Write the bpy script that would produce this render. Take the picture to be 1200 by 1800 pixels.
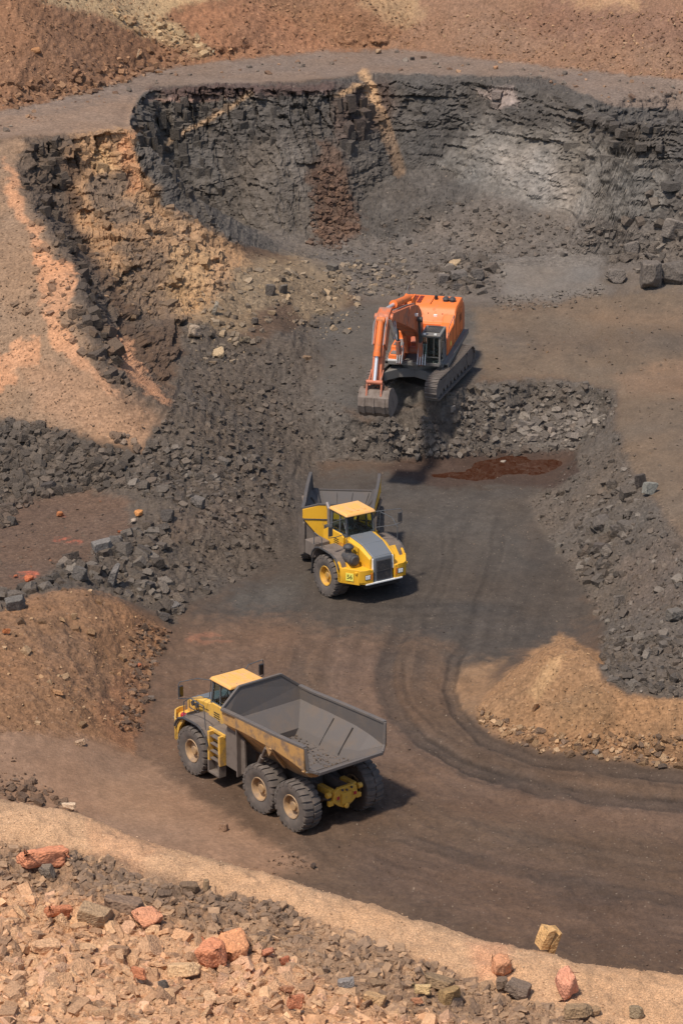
import bpy, bmesh, math, random
import numpy as np
from mathutils import Vector, Matrix, geometry

# ------------------------------------------------------------------ scene, camera, light
for o in list(bpy.data.objects): bpy.data.objects.remove(o)
SC = bpy.context.scene
COL = SC.collection
R = math.radians
rnd = random.Random(7)
rng = np.random.default_rng(11)

CAM_H, PITCH, FPX = 42.0, R(19.0), 4700.0      # camera height above the pit floor, downward pitch, focal length in photo pixels
cam = bpy.data.cameras.new('camera'); camo = bpy.data.objects.new('camera', cam); COL.objects.link(camo)
cam.sensor_fit = 'VERTICAL'; cam.sensor_height = 24.0; cam.sensor_width = 16.0
cam.lens = FPX / 1800.0 * 24.0
cam.clip_start = 1.0; cam.clip_end = 2000.0
camo.location = (0, 0, CAM_H); camo.rotation_euler = (R(90) - PITCH, 0, 0)
SC.camera = camo

SUN_EL, SUN_AZ = R(61), R(218)                 # azimuth of the direction the light comes from, measured from +Y clockwise
w = bpy.data.worlds.new('World'); SC.world = w; w.use_nodes = True
nt = w.node_tree; nt.nodes.clear()
sky = nt.nodes.new('ShaderNodeTexSky'); sky.sky_type = 'NISHITA'; sky.sun_disc = False
sky.sun_elevation = SUN_EL; sky.sun_rotation = SUN_AZ; sky.dust_density = 3.0; sky.air_density = 1.0; sky.altitude = 900
bg = nt.nodes.new('ShaderNodeBackground'); bg.inputs[1].default_value = 0.15
wo = nt.nodes.new('ShaderNodeOutputWorld')
nt.links.new(sky.outputs[0], bg.inputs[0]); nt.links.new(bg.outputs[0], wo.inputs[0])
sl = bpy.data.lights.new('sun', 'SUN'); sl.energy = 4.1; sl.angle = R(4.0); sl.color = (1.0, 0.91, 0.80)
so = bpy.data.objects.new('sun', sl); COL.objects.link(so)
sd = Vector((math.sin(SUN_AZ) * math.cos(SUN_EL), math.cos(SUN_AZ) * math.cos(SUN_EL), math.sin(SUN_EL)))
so.rotation_euler = sd.to_track_quat('Z', 'Y').to_euler(); so.location = (-30, 60, 60)
SC.view_settings.view_transform = 'Standard'; SC.view_settings.look = 'None'
SC.view_settings.exposure = 0.06; SC.view_settings.gamma = 1.0
SC.view_settings.use_curve_mapping = False

# ------------------------------------------------------------------ helpers
CP, SP = math.cos(PITCH), math.sin(PITCH)
def project(P):
    x, y, z = P[..., 0], P[..., 1], P[..., 2] - CAM_H
    d = y * CP - z * SP; up = y * SP + z * CP
    return 600 + FPX * x / d, 900 - FPX * up / d, d
def at(px, py, z):
    """world point at height z seen at photo pixel (px,py)"""
    u = (px - 600) / FPX; v = (900 - py) / FPX
    d = (u, CP + v * SP, -SP + v * CP); t = (z - CAM_H) / d[2]
    return (d[0] * t, d[1] * t, z)
def lin(c):
    """display colour 0..255 -> linear"""
    c = np.asarray(c, float) / 255.0
    return np.where(c <= 0.04045, c / 12.92, ((c + 0.055) / 1.055) ** 2.4)
KLIGHT = 1.25
def alb(c):
    q = lin(c) / KLIGHT; g = q @ np.array([.3, .55, .15]); return (q * .82 + np.expand_dims(g, -1) * .18) * np.array([1.04, .99, .88])

# vectorised noise -------------------------------------------------
def _hash(i, j, k, seed):
    h = (i * 374761393 + j * 668265263 + k * 2147483647 * 0 + k * 1274126177 + seed * 974711) & 0xffffffff
    h = ((h ^ (h >> 13)) * 1103515245) & 0xffffffff
    h = ((h ^ (h >> 16)) * 2654435761) & 0xffffffff
    return ((h ^ (h >> 15)) & 0xffffff) / float(0xffffff)
def vnoise(x, y, z, seed=0):
    xi, yi, zi = np.floor(x).astype(np.int64), np.floor(y).astype(np.int64), np.floor(z).astype(np.int64)
    xf, yf, zf = x - xi, y - yi, z - zi
    u, v, q = [t * t * (3 - 2 * t) for t in (xf, yf, zf)]
    r = 0
    for a in (0, 1):
        for b in (0, 1):
            for c in (0, 1):
                r = r + _hash(xi + a, yi + b, zi + c, seed) * (u if a else 1 - u) * (v if b else 1 - v) * (q if c else 1 - q)
    return r * 2 - 1
def fbm(x, y, z, oct=4, seed=0, gain=.5):
    r = 0; a = 1.0; t = 0
    for o in range(oct):
        r = r + a * vnoise(x * 2 ** o + 17.3 * o, y * 2 ** o - 9.1 * o, z * 2 ** o + 3.7 * o, seed + o); t += a; a *= gain
    return r / t
def sstep(a, b, x):
    t = np.clip((x - a) / (b - a), 0, 1); return t * t * (3 - 2 * t)
def polydist(px, py, pts):
    """signed distance, positive inside"""
    P = np.array(pts, float); n = len(P)
    d = np.full(px.shape, 1e9); ins = np.zeros(px.shape, bool)
    for i in range(n):
        ax, ay = P[i]; bx, by = P[(i + 1) % n]
        ex, ey = bx - ax, by - ay; wx, wy = px - ax, py - ay
        t = np.clip((wx * ex + wy * ey) / (ex * ex + ey * ey + 1e-9), 0, 1)
        d = np.minimum(d, (wx - ex * t) ** 2 + (wy - ey * t) ** 2)
        if ay != by:
            c = ((ay > py) != (by > py)) & (px < (bx - ax) * (py - ay) / (by - ay) + ax)
            ins ^= c
    d = np.sqrt(d); return np.where(ins, d, -d)
def linepos(px, py, pts):
    P_ = np.array(pts, float); d = np.full(px.shape, 1e9); s0 = 0; sp = np.zeros(px.shape); sd_ = np.zeros(px.shape)
    for i in range(len(P_) - 1):
        e = P_[i + 1] - P_[i]; ln = np.hypot(*e); wx, wy = px - P_[i, 0], py - P_[i, 1]
        t = np.clip((wx * e[0] + wy * e[1]) / ln ** 2, 0, 1); dd = (wx - e[0] * t) ** 2 + (wy - e[1] * t) ** 2; m = dd < d
        d = np.where(m, dd, d); sp = np.where(m, s0 + t * ln, sp); sd_ = np.where(m, np.sign(wx * e[1] - wy * e[0]), sd_); s0 += ln
    return np.sqrt(d), sp, sd_
def linedist(px, py, pts):
    P = np.array(pts, float); d = np.full(px.shape, 1e9)
    for i in range(len(P) - 1):
        ax, ay = P[i]; bx, by = P[i + 1]
        ex, ey = bx - ax, by - ay; wx, wy = px - ax, py - ay
        t = np.clip((wx * ex + wy * ey) / (ex * ex + ey * ey), 0, 1)
        d = np.minimum(d, (wx - ex * t) ** 2 + (wy - ey * t) ** 2)
    return np.sqrt(d)

# ------------------------------------------------------------------ terrain control lines (photo x, photo y, height above the pit floor)
ZB = 13.0
LINES = []      # polylines kept as edges of the triangulation
PTS = []
def L(*p): LINES.append([at(*q) for q in p])
def P(*p): PTS.extend(at(*q) for q in p)
# foreground berm crest, its hidden back side, its inner toe, rocky bench
crest = [(-300,1310,8.6),(0,1402,8.3),(60,1425,8.15),(122,1414,8.35),(165,1448,8.1),(250,1470,8.0),(330,1498,8.0),(420,1514,7.95),(470,1536,7.9),(520,1545,7.9),(600,1573,7.9),(640,1582,7.9),(700,1602,7.8),(800,1640,7.8),(870,1650,7.8),(940,1668,7.8),(1050,1698,7.7),(1200,1712,7.6),(1500,1775,7.4)]
L(*crest)
cw = [at(*q) for q in crest]
LINES.append([(x, y + 1.0, z - .55) for x, y, z in cw])
LINES.append([(x, y + 10.5, .1 + .9 * max(0, -x - 5) / 6) for x, y, z in cw])
L((-300,1420,7.5),(0,1490,7.5),(120,1500,7.4),(250,1560,7.4),(400,1600,7.35),(520,1640,7.3),(700,1680,7.3),(850,1750,7.25),(1000,1790,7.2),(1200,1850,7.1),(1500,1930,7.0))
L((-300,1800,8.2),(200,1800,7.9),(600,1800,7.7),(1000,1860,7.4),(1500,2000,7.2))
L((-300,2150,9.6),(600,2150,9.0),(1500,2150,8.6))
# apron left + left ochre mound
P((-300,1400,1.6),(0,1300,1.6),(100,1300,1.2),(0,1395,1.3),(100,1405,.9),(200,1380,.45),(300,1435,.25),(420,1480,.1),(330,1420,0),(250,1370,0))
L((-300,1060,3.0),(0,1078,2.7),(60,1050,2.65),(130,1034,2.6),(200,1050,2.0),(250,1085,1.0),(292,1108,0.05))
L((292,1112,0),(265,1180,0),(243,1250,0),(240,1325,0),(200,1312,.35),(150,1300,.8))
P((0,1120,2.75),(150,1120,1.9),(80,1150,2.3),(0,1185,2.2),(60,1225,2.0),(110,1213,1.95),(170,1260,1.0),(0,1255,1.8),(-300,1200,2.4),(190,1180,1.0))
P((130,1022,1.6),(0,1062,1.7))
# shelf, lip, lip foot
L((-300,1060,1.6),(0,1042,1.6),(60,1030,1.6),(110,1000,1.7),(190,972,1.85),(260,930,2.0),(330,905,2.1))
L((300,1092,0),(340,1052,0),(400,1012,0),(480,980,0),(525,935,0),(532,860,0),(545,832,0),(570,815,0),(650,818,0),(700,822,-.05))
L((-300,880,1.6),(0,880,1.6),(100,866,1.7),(180,862,1.8),(240,890,2.0),(300,880,2.3))
P((0,950,1.5),(100,930,1.5),(200,1020,.9),(360,960,.9),(450,920,.9),(400,850,1.6),(430,800,1.9),(330,720,3.8),(250,800,2.7),(120,790,3.2),(200,830,2.4),(480,760,1.6),(560,760,1.2),(250,1000,1.1))
# left slope
L((-300,730,4.2),(0,730,3.9),(100,745,3.8),(200,770,3.4))
L((-300,252,ZB),(0,243,ZB),(60,239,ZB),(130,236,ZB),(235,226,ZB),(240,182,ZB),(268,152,ZB),(300,149,ZB),(440,148,ZB),(500,152,ZB),(555,144,ZB),(585,151,ZB),(610,146,ZB),(640,130,ZB),(675,128,ZB),(760,134,ZB),(835,138,ZB),(900,131,ZB),(960,137,ZB),(1000,160,ZB),(1040,170,ZB),(1080,187,ZB),(1130,192,ZB),(1200,192,ZB),(1500,215,ZB))
P((0,380,10.3),(-300,380,10.6),(0,500,8.3),(-300,500,8.5),(0,600,6.3),(-300,600,6.5),(100,690,4.9))
L((60,241,12.9),(35,290,12),(45,330,11.4),(75,380,10.6),(110,430,9.8),(140,480,9.2),(152,560,7.8),(172,640,6.3),(240,700,4.8),(295,706,4.5))
L((118,262,12.3),(100,330,10.4),(130,390,8.8),(160,450,7.8),(182,520,6.8),(205,600,5.7),(250,660,4.6),(305,700,4.1))
P((150,330,10.3),(230,320,10.2),(265,300,9.7),(200,430,8.2),(260,400,8.6),(330,430,7.0),(400,480,5.7),(330,540,5.6),(250,560,5.8),(340,640,4.2),(430,560,4.7),(450,450,5.5),(480,482,5.7),(520,460,5.2),(560,500,4.6),(600,560,3.7),
  (470,540,5.0),(515,530,4.9),(500,600,4.3),(545,590,3.4),(560,640,3.2),(540,700,2.3),(470,660,3.1),(420,650,3.6))
# wall foot
L((255,285,9.9),(300,345,7.4),(320,378,5.6),(410,396,5.1),(480,420,4.8),(560,432,4.5),(620,400,5.2),(660,340,6.7),(700,300,7.6),(780,305,7.6),(850,330,7.3),(920,355,6.9),(1000,375,6.5),(1100,385,6.2),(1200,405,5.6),(1500,430,5.6))
L((560,460,4.4),(640,445,4.3),(700,440,4.3),(850,445,4.6),(1000,452,4.8),(1100,450,5.0),(1200,480,4.8),(1500,500,4.8))
P((620,520,4.0),(700,500,4.1),(800,480,4.6),(870,540,3.9),(1000,540,4.1),(1100,505,4.4),(1200,540,4.0),(1500,540,4.0),(1200,640,3.3),(600,600,3.4),(640,640,3.3))
# excavator bench edge and the face below it
L((560,690,2.7),(600,718,2.5),(660,738,2.2),(700,722,2.6),(740,708,3.0),(790,692,3.05),(830,670,3.0),(900,666,3.0),(960,662,3.0),(1000,668,3.0),(1040,672,3.0),(1085,690,2.95),(1078,740,2.9),(1088,790,2.8),(1115,830,2.8),(1155,890,2.8),(1190,945,2.8),(1240,1000,2.8),(1500,1150,2.8))
P((930,700,1.9),(1000,735,1.3),(1060,740,1.4),(800,745,1.4),(700,775,1.0),(1200,800,3.2),(1500,800,3.2),(1200,720,3.2),(1500,640,3.3),(1330,960,3.1))
L((700,812,-.05),(745,806,-.2),(880,800,-.2),(960,802,-.1),(1003,800,0),(1003,815,0),(985,835,0),(935,880,0),(945,912,0),(975,962,0),(1000,1010,0),(1040,1052,0),(1056,1095,0))
P((800,828,-.20),(900,822,-.24),(960,828,-.20),(850,832,-.20),(745,823,-.14),(985,815,-.2),(720,835,0),(760,855,0),(830,857,0),(900,850,0),(965,858,0))
# right ochre mound and the rubble behind it
L((1056,1100,.5),(1075,1130,1.0),(1120,1180,1.9),(1200,1160,2.3),(1500,1160,2.3))
P((1120,1100,2.0),(1200,1060,2.6),(1130,1020,1.9))
rm = [(905,1172,.05),(940,1142,1.4),(985,1116,2.6),(1020,1130,2.6),(1048,1162,2.2),(1060,1190,2.1),(1100,1222,1.9),(1200,1234,1.9),(1500,1250,1.9)]
L(*rm)
LINES.append([(a + .2, b + 1.6, c - 1.0) for a, b, c in [at(*q) for q in rm[2:5]]])
L((905,1176,0),(872,1205,0),(838,1250,0),(872,1290,0),(960,1313,0),(1060,1328,0),(1200,1347,0),(1500,1400,0))
P((960,1225,1.1),(1050,1270,1.2),(1150,1285,1.1))
P((700,1300,0),(1000,1500,0),(500,1200,0),(800,1000,0),(1400,1550,0),(700,950,0))
# bench back edge and scree above
L((-300,205,ZB+.1),(0,197,ZB+.1),(65,181,ZB+.1),(165,161,ZB+.1),(210,145,ZB+.1),(280,122,ZB+.1),(350,110,ZB+.1),(480,98,ZB+.1),(600,85,ZB+.1),(700,86,ZB+.1),(800,95,ZB+.1),(900,112,ZB+.1),(1000,121,ZB+.1),(1200,142,ZB+.1),(1500,170,ZB+.1))
def up(px, py, bump=0, sl=.66):
    """point on the scree slope that rises behind the bench"""
    yb = np.interp(px, [-300,0,165,280,480,700,1000,1200,1500], [205,197,161,122,98,86,121,142,170])
    Yf_ = at(px, yb, ZB + .1)[1]; v = (900 - py) / FPX
    tn = -(-SP + v * CP) / (CP + v * SP)
    Y_ = (CAM_H - ZB - .1 + Yf_ * sl) / (tn + sl) - bump
    return (px, py, CAM_H - Y_ * tn)
P(*[up(x, y) for x in (-300, 0, 300, 620, 1000, 1500) for y in (-100, -420)])
P(up(60,50,.3), up(180,25,-.9), up(262,62,-.9), up(370,95,-.2), up(320,10,-.6), up(430,40,1.0), up(460,0,-.5), up(540,20,-.7), up(640,25,1.1), up(740,30,-.6), up(850,60,.4), up(960,40,-.8), up(1100,70,.5), up(120,100,.4))

verts2, zs, edges = [], [], []
for ln in LINES:
    for i, p in enumerate(ln):
        if i: edges.append((len(verts2) - 1, len(verts2)))
        verts2.append(Vector(p[:2])); zs.append(p[2])
for p in PTS: verts2.append(Vector(p[:2])); zs.append(p[2])
ov, oe, of, vid, _, _ = geometry.delaunay_2d_cdt(verts2, edges, [], 0, 1e-4)
tz = np.zeros(len(ov)); txy = np.array([tuple(v) for v in ov])
src = np.array([tuple(v) for v in verts2]); zs = np.array(zs)
for i, ids in enumerate(vid):
    if ids: tz[i] = zs[ids[0]]
    else:
        d = ((src - txy[i]) ** 2).sum(1); k = np.argsort(d)[:3]; ww = 1 / (d[k] + 1e-3); tz[i] = (zs[k] * ww).sum() / ww.sum()
GX0, GX1, GY0, GY1, GS = -34.0, 34.0, 46.0, 205.0, 0.12
gx = np.arange(GX0, GX1, GS); gy = np.arange(GY0, GY1, GS)
Z = np.full((len(gy), len(gx)), np.nan)
for f in of:
    a, b, c = [txy[i] for i in f]; za, zb, zc = [tz[i] for i in f]
    x0, x1 = min(a[0], b[0], c[0]), max(a[0], b[0], c[0]); y0, y1 = min(a[1], b[1], c[1]), max(a[1], b[1], c[1])
    i0, i1 = max(0, int((x0 - GX0) / GS)), min(len(gx), int((x1 - GX0) / GS) + 2)
    j0, j1 = max(0, int((y0 - GY0) / GS)), min(len(gy), int((y1 - GY0) / GS) + 2)
    if i0 >= i1 or j0 >= j1: continue
    X, Y = np.meshgrid(gx[i0:i1], gy[j0:j1])
    den = (b[1] - c[1]) * (a[0] - c[0]) + (c[0] - b[0]) * (a[1] - c[1])
    if abs(den) < 1e-9: continue
    l1 = ((b[1] - c[1]) * (X - c[0]) + (c[0] - b[0]) * (Y - c[1])) / den
    l2 = ((c[1] - a[1]) * (X - c[0]) + (a[0] - c[0]) * (Y - c[1])) / den
    l3 = 1 - l1 - l2; m = (l1 >= -1e-4) & (l2 >= -1e-4) & (l3 >= -1e-4)
    sub = Z[j0:j1, i0:i1]; sub[m] = (za * l1 + zb * l2 + zc * l3)[m]
# fill outside of the hull from the nearest valid column
for j in range(len(gy)):
    ok = ~np.isnan(Z[j])
    if ok.any(): Z[j] = np.interp(gx, gx[ok], Z[j][ok])
for j in range(len(gy) - 2, -1, -1):
    if np.isnan(Z[j]).all(): Z[j] = Z[j + 1]
for j in range(1, len(gy)):
    if np.isnan(Z[j]).all(): Z[j] = Z[j - 1]
def blur(A, s):
    r = int(3 * s) + 1; k = np.exp(-.5 * (np.arange(-r, r + 1) / s) ** 2); k /= k.sum()
    B = np.pad(A, ((r, r), (0, 0)), 'edge'); B = sum(k[i] * B[i:i + A.shape[0]] for i in range(2 * r + 1))
    C_ = np.pad(B, ((0, 0), (r, r)), 'edge'); return sum(k[i] * C_[:, i:i + A.shape[1]] for i in range(2 * r + 1))
Zs = blur(Z, 5.0); Zf = blur(Z, 1.6)
gyy, gxx = np.gradient(Zf, GS); steep = blur(((np.hypot(gxx, gyy) > 1.15)).astype(float), 3.0)
XX, YY = np.meshgrid(gx, gy)
crisp = np.clip(steep * 2.2, 0, 1)
Z = Zf * crisp + Zs * (1 - crisp)
# keep the berm crest sharp and the floor flat
near = sstep(3, 0, YY - np.interp(XX, [q[0] for q in cw], [q[1] for q in cw])); Z = Z * (1 - near) + blur(Z, 1.0) * near

def sampleZ(x, y):
    fx = np.clip((x - GX0) / GS, 0, len(gx) - 1.001); fy = np.clip((y - GY0) / GS, 0, len(gy) - 1.001)
    i = fx.astype(int); j = fy.astype(int); a = fx - i; b = fy - j
    return (Z[j, i] * (1 - a) + Z[j, i + 1] * a) * (1 - b) + (Z[j + 1, i] * (1 - a) + Z[j + 1, i + 1] * a) * b

# ------------------------------------------------------------------ grid that follows each profile by arc length
NC, NR = 700, 1180
ucol = np.linspace(-215, 1415, NC)
yf = np.arange(52, 196, 0.05)
slope_u = (ucol - 600) / FPX
BX = np.zeros((NR, NC)); BY = np.zeros((NR, NC)); BZ = np.zeros((NR, NC))
Xf = slope_u[:, None] * (yf[None, :] * CP + (CAM_H - 6) * SP); Yf = np.repeat(yf[None, :], NC, 0)
Zc = sampleZ(Xf, Yf)
dY = np.diff(Yf, axis=1); dZ = np.diff(Zc, axis=1); dist = Yf[:, 1:]
sc_ = FPX / (dist * CP + 36 * SP); pt = np.arctan2(CAM_H - Zc[:, 1:], dist)
# screen length of each step, plus a floor so that hidden sides keep some rows
scr = np.sqrt(((dY * np.sin(pt) + dZ * np.cos(pt)) * sc_) ** 2 + (0.45 * sc_ * np.hypot(dY, dZ) * np.sin(pt)) ** 2)
fade = np.where((dist < 57) , .3, 1.0) * np.where(dist > 186, .3, 1.0)
cum = np.concatenate([np.zeros((NC, 1)), np.cumsum(scr * fade, 1)], 1)
k_ = np.exp(-.5 * (np.arange(-20, 21) / 8.0) ** 2); k_ /= k_.sum()
cumN = cum / cum[:, -1:]
cp = np.pad(cumN, ((20, 20), (0, 0)), 'edge'); cumN = sum(k_[i] * cp[i:i + NC] for i in range(41))
tt = np.linspace(0, 1, NR)
for c in range(NC):
    y = np.interp(tt, cumN[c], yf)
    BY[:, c] = y; BX[:, c] = slope_u[c] * (y * CP + (CAM_H - 6) * SP)
BZ = sampleZ(BX, BY)
Bp = np.stack([BX, BY, BZ], -1)
PX, PY, PD = project(Bp)
crestY = np.interp(BX, [q[0] for q in cw], [q[1] for q in cw])
def normals(Pm):
    du = np.gradient(Pm, axis=1); dv = np.gradient(Pm, axis=0)
    n = np.cross(du, dv); n /= np.linalg.norm(n, axis=-1, keepdims=True) + 1e-9
    return n
N0 = normals(Bp)

# ------------------------------------------------------------------ zones, colours
far = BY > crestY + 6.0
n1 = fbm(BX * .9, BY * .9, BZ * .9, 4, 3); n2 = fbm(BX * 3.1, BY * 3.1, BZ * 3.1, 3, 21)
col = np.zeros((NR, NC, 3)); col[:] = alb((100, 79, 64))
rough = np.full((NR, NC), .25)              # how lumpy the surface is
def paint(c, pts, feather=10, wob=14, a=1.0, region='far', ro=None):
    x = PX + n1 * wob * 1.6; y = PY + n2 * wob * .6 + n1 * wob * .5
    d = polydist(x, y, pts)
    m = sstep(-feather, feather, d) * a
    m = m * (far if region == 'far' else ~far)
    if c is not None: col[:] = col * (1 - m[..., None]) + alb(c) * m[..., None]
    if ro is not None: rough[:] = rough * (1 - m) + ro * m
    return m
def stroke(c, pts, wd, feather=6, wob=6, a=1.0, ro=None, fade_ends=False):
    if fade_ends:
        _d, sp__, _s = linepos(PX, PY, pts); tl__ = sum(math.dist(p_, q_) for p_, q_ in zip(pts[:-1], pts[1:])); a = a * sstep(0, 70, sp__) * sstep(0, 70, tl__ - sp__)
    d = wd - linedist(PX + n1 * wob, PY + n2 * wob * .6, pts)
    m = sstep(-feather, feather, d) * a * far
    col[:] = col * (1 - m[..., None]) + alb(c) * m[..., None]
    if ro is not None: rough[:] = rough * (1 - m) + ro * m
    return m
W0, W1 = -400, 1600
# upper parts
paint((142,102,74), [(W0,-500),(W1,-500),(W1,150),(1200,142),(1000,121),(900,112),(700,86),(480,98),(280,122),(165,161),(0,197),(W0,205)], 4, 8, ro=.55)
paint((142,108,86), [(740,-300),(W1,-300),(W1,150),(1000,125),(700,90)], 30, 40, ro=.52)
paint((176,146,110), [(640,-100),(760,-60),(740,30),(700,50),(640,10)], 15, 20, .7)
paint((196,166,124), [(150,-200),(440,-200),(400,-10),(330,10),(290,30),(370,92),(350,100),(240,58),(180,28),(80,0)], 8, 12, .85, ro=.35)
paint((160,110,78), [(310,30),(400,-5),(470,10),(600,90),(380,100)], 14, 14, .7)
paint((190,150,110), [(980,-40),(1160,-40),(1110,15),(1010,18)], 10, 25, .75)
paint((128,88,72), [(880,40),(960,-10),(1200,20),(1250,80),(1000,75)], 25, 40, .4)
paint((130,112,102), [(W0,205),(0,197),(165,161),(280,122),(480,98),(700,86),(1000,121),(W1,175),(W1,235),(1200,195),(1080,190),(960,140),(760,136),(640,131),(440,150),(270,155),(235,230),(W0,255)], 4, 6, ro=.12)
paint((148,120,100), [(W0,212),(0,204),(170,180),(250,175),(235,232),(0,240),(W0,250)], 12, 14, .8)
# cliff
paint((90,85,83), [(232,205),(240,180),(270,150),(440,147),(560,142),(640,129),(960,136),(1080,187),(1500,210),(W1,470),(1000,470),(620,470),(420,430),(310,385),(262,330),(236,260)], 3, 6, ro=.5)
paint((92,70,66), [(262,152),(590,146),(580,165),(440,170),(300,175)], 6, 10, .8)
paint((106,98,93), [(420,260),(560,230),(560,430),(420,400)], 20, 25, .75)
paint((132,127,124), [(770,290),(830,215),(1000,230),(1150,290),(1180,360),(1100,400),(960,400),(860,350)], 20, 30, .7)
paint((158,150,146), [(860,270),(940,260),(1030,330),(1020,370),(900,340)], 22, 30, .55)
paint((168,150,146), [(830,160),(900,150),(905,185),(870,190)], 6, 10, .75)
paint((100,78,66), [(560,250),(590,250),(612,320),(640,400),(600,450),(552,440)], 10, 22, .85, ro=.6)
paint((96,74,66), [(590,150),(680,140),(700,200),(600,260)], 15, 15, .6)
paint((108,100,96), [(440,400),(560,430),(700,420),(860,340),(1000,375),(1200,400),(W1,430),(W1,520),(1100,520),(880,540),(640,530),(540,470)], 10, 14, .9, ro=.4)
paint((122,115,111), [(860,455),(1060,445),(1060,520),(890,530)], 14, 16, .75, ro=.15)
for pl, wd, c in [([(640,130),(655,170),(672,215)], 9, (188,150,110)), ([(628,150),(600,165)], 5, (190,150,108)), ([(665,200),(690,260),(700,300)], 12, (128,104,84)),
                  ([(440,165),(400,190),(360,215),(320,232),(300,250),(285,265)], 3.5, (182,150,118)), ([(270,176),(330,176),(400,172)], 3, (150,120,110))]:
    stroke(c, pl, wd, 4, 7, .9)
# left slope and tan rocks
paint((146,118,95), [(W0,250),(58,242),(35,300),(70,370),(130,460),(160,560),(240,690),(290,710),(250,790),(130,760),(0,735),(W0,735)], 8, 12, ro=.22)
paint((100,86,76), [(50,240),(125,240),(115,300),(125,400),(190,520),(230,620),(310,700),(360,790),(250,760),(170,650),(140,560),(100,440),(60,380),(25,300)], 8, 14, .95, ro=.5)
paint((172,134,98), [(128,236),(236,224),(238,260),(262,320),(300,370),(400,420),(440,470),(410,520),(350,560),(270,560),(200,500),(150,420),(140,330)], 10, 22, ro=.5)
paint((196,160,116), [(160,265),(195,262),(205,300),(180,305)], 4, 6, .9)
paint((200,142,98), [(215,235),(238,230),(236,280),(250,330),(225,340),(210,300)], 6, 10, .8)
paint((104,92,84), [(150,310),(230,300),(210,350),(260,385),(200,400),(160,370)], 8, 14, .8)
paint((104,90,80), [(210,400),(280,440),(330,500),(320,560),(250,580),(210,510)], 14, 24, .75)
paint((186,150,106), [(300,430),(380,450),(360,540),(320,560),(280,500)], 14, 20, .6)
paint((140,120,96), [(420,455),(520,450),(610,480),(600,560),(540,570),(500,520),(440,560),(400,620),(340,610),(350,540),(400,500)], 14, 16, .8, ro=.45)
for pl in ([(20,280),(45,370),(90,450),(130,480),(120,520),(100,520),(50,420),(12,340)], [(60,440),(140,470),(110,560),(160,640),(220,700),(180,690),(110,620),(80,560),(70,500)],
           [(185,575),(235,600),(245,650),(300,705),(270,700),(200,640)], [(30,600),(75,590),(70,640),(40,650),(20,620)], [(0,620),(60,610),(30,670),(-60,700)]):
    paint((198,142,102), pl, 5, 20, .85, ro=.2)
paint((168,128,98), [(40,640),(150,640),(260,720),(300,800),(180,770),(60,720)], 20, 20, .7)
# dark rubble left
paint((94,84,77), [(W0,735),(0,735),(130,762),(250,800),(300,720),(330,560),(450,600),(560,560),(640,600),(600,760),(560,830),(530,900),(520,980),(330,1060),(300,1098),(240,1060),(100,1050),(0,1075),(W0,1085)], 10, 14, ro=.55)
paint((112,94,82), [(300,900),(400,880),(470,930),(330,940),(260,1000),(280,940)], 12, 16, .5)
paint((104,82,69), [(W0,885),(0,885),(150,862),(235,880),(225,930),(150,985),(90,1000),(60,1030),(0,1045),(W0,1045)], 8, 12, ro=.12)
for cx_, cy_, rx, ry in [(115,953,26,5),(45,1013,24,7),(365,1126,42,9),(105,904,8,5),(700,880,20,22)]:
    c_ = (196,92,58) if cx_ != 700 else (104,74,66)
    paint(c_ if cx_ != 365 else (150,92,66), [(cx_ + rx * math.cos(t), cy_ + ry * math.sin(t)) for t in np.linspace(0, 6.28, 12)[:-1]], 4, 16, .8 * sstep(-.15, .35, n2))
# floor
paint((80,72,67), [(330,1062),(480,985),(540,830),(700,820),(1000,850),(1060,1100),(900,1160),(820,1180),(760,1120),(600,1110),(480,1080),(330,1090)], 30, 30, ro=.1)
paint((88,84,81), [(400,1050),(540,1010),(520,1060),(420,1080)], 15, 14, .6)
paint((88,83,80), [(600,860),(760,860),(980,880),(900,1000),(720,960)], 40, 40, .45)
paint((118,90,72), [(330,1085),(480,1085),(560,1130),(500,1300),(330,1420),(250,1330),(270,1180)], 30, 30, .5)
paint((112,88,74), [(560,1130),(660,1130),(700,1250),(820,1350),(1200,1420),(1200,1480),(800,1430),(620,1330)], 24, 24, .7)
paint((150,116,84), [(800,1180),(880,1160),(860,1230),(840,1260),(800,1250)], 14, 14, .7)
paint((96,75,64), [(600,1480),(900,1500),(1300,1600),(1300,1720),(900,1660),(640,1560)], 30, 40, .6)
for pl, wd, a_ in [([(715,1100),(680,1150),(672,1200),(690,1250),(740,1300),(830,1352),(950,1385),(1080,1405),(1300,1425)], 15, .75),
               ([(830,1110),(800,1160),(790,1210),(800,1250),(850,1300),(950,1335),(1080,1352),(1300,1380)], 14, .6),
               ([(560,1115),(530,1140),(520,1180),(560,1230)], 14, .5), ([(760,1110),(738,1160),(735,1205),(760,1240)], 10, .4),
               ([(620,1440),(760,1490),(900,1530),(1100,1570),(1300,1600)], 12, .35), ([(660,1380),(800,1440),(1000,1490),(1300,1540)], 10, .25)]:
    stroke((72,64,60), pl, wd, 6, 8, a_ * .75, fade_ends=True)
for pl, wd in [([(700,1120),(780,1105),(900,1100)], 9), ([(640,1070),(760,1060),(900,1075),(940,1110)], 8)]:
    stroke((68,64,63), pl, wd, 9, 10, .5, fade_ends=True)
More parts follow.
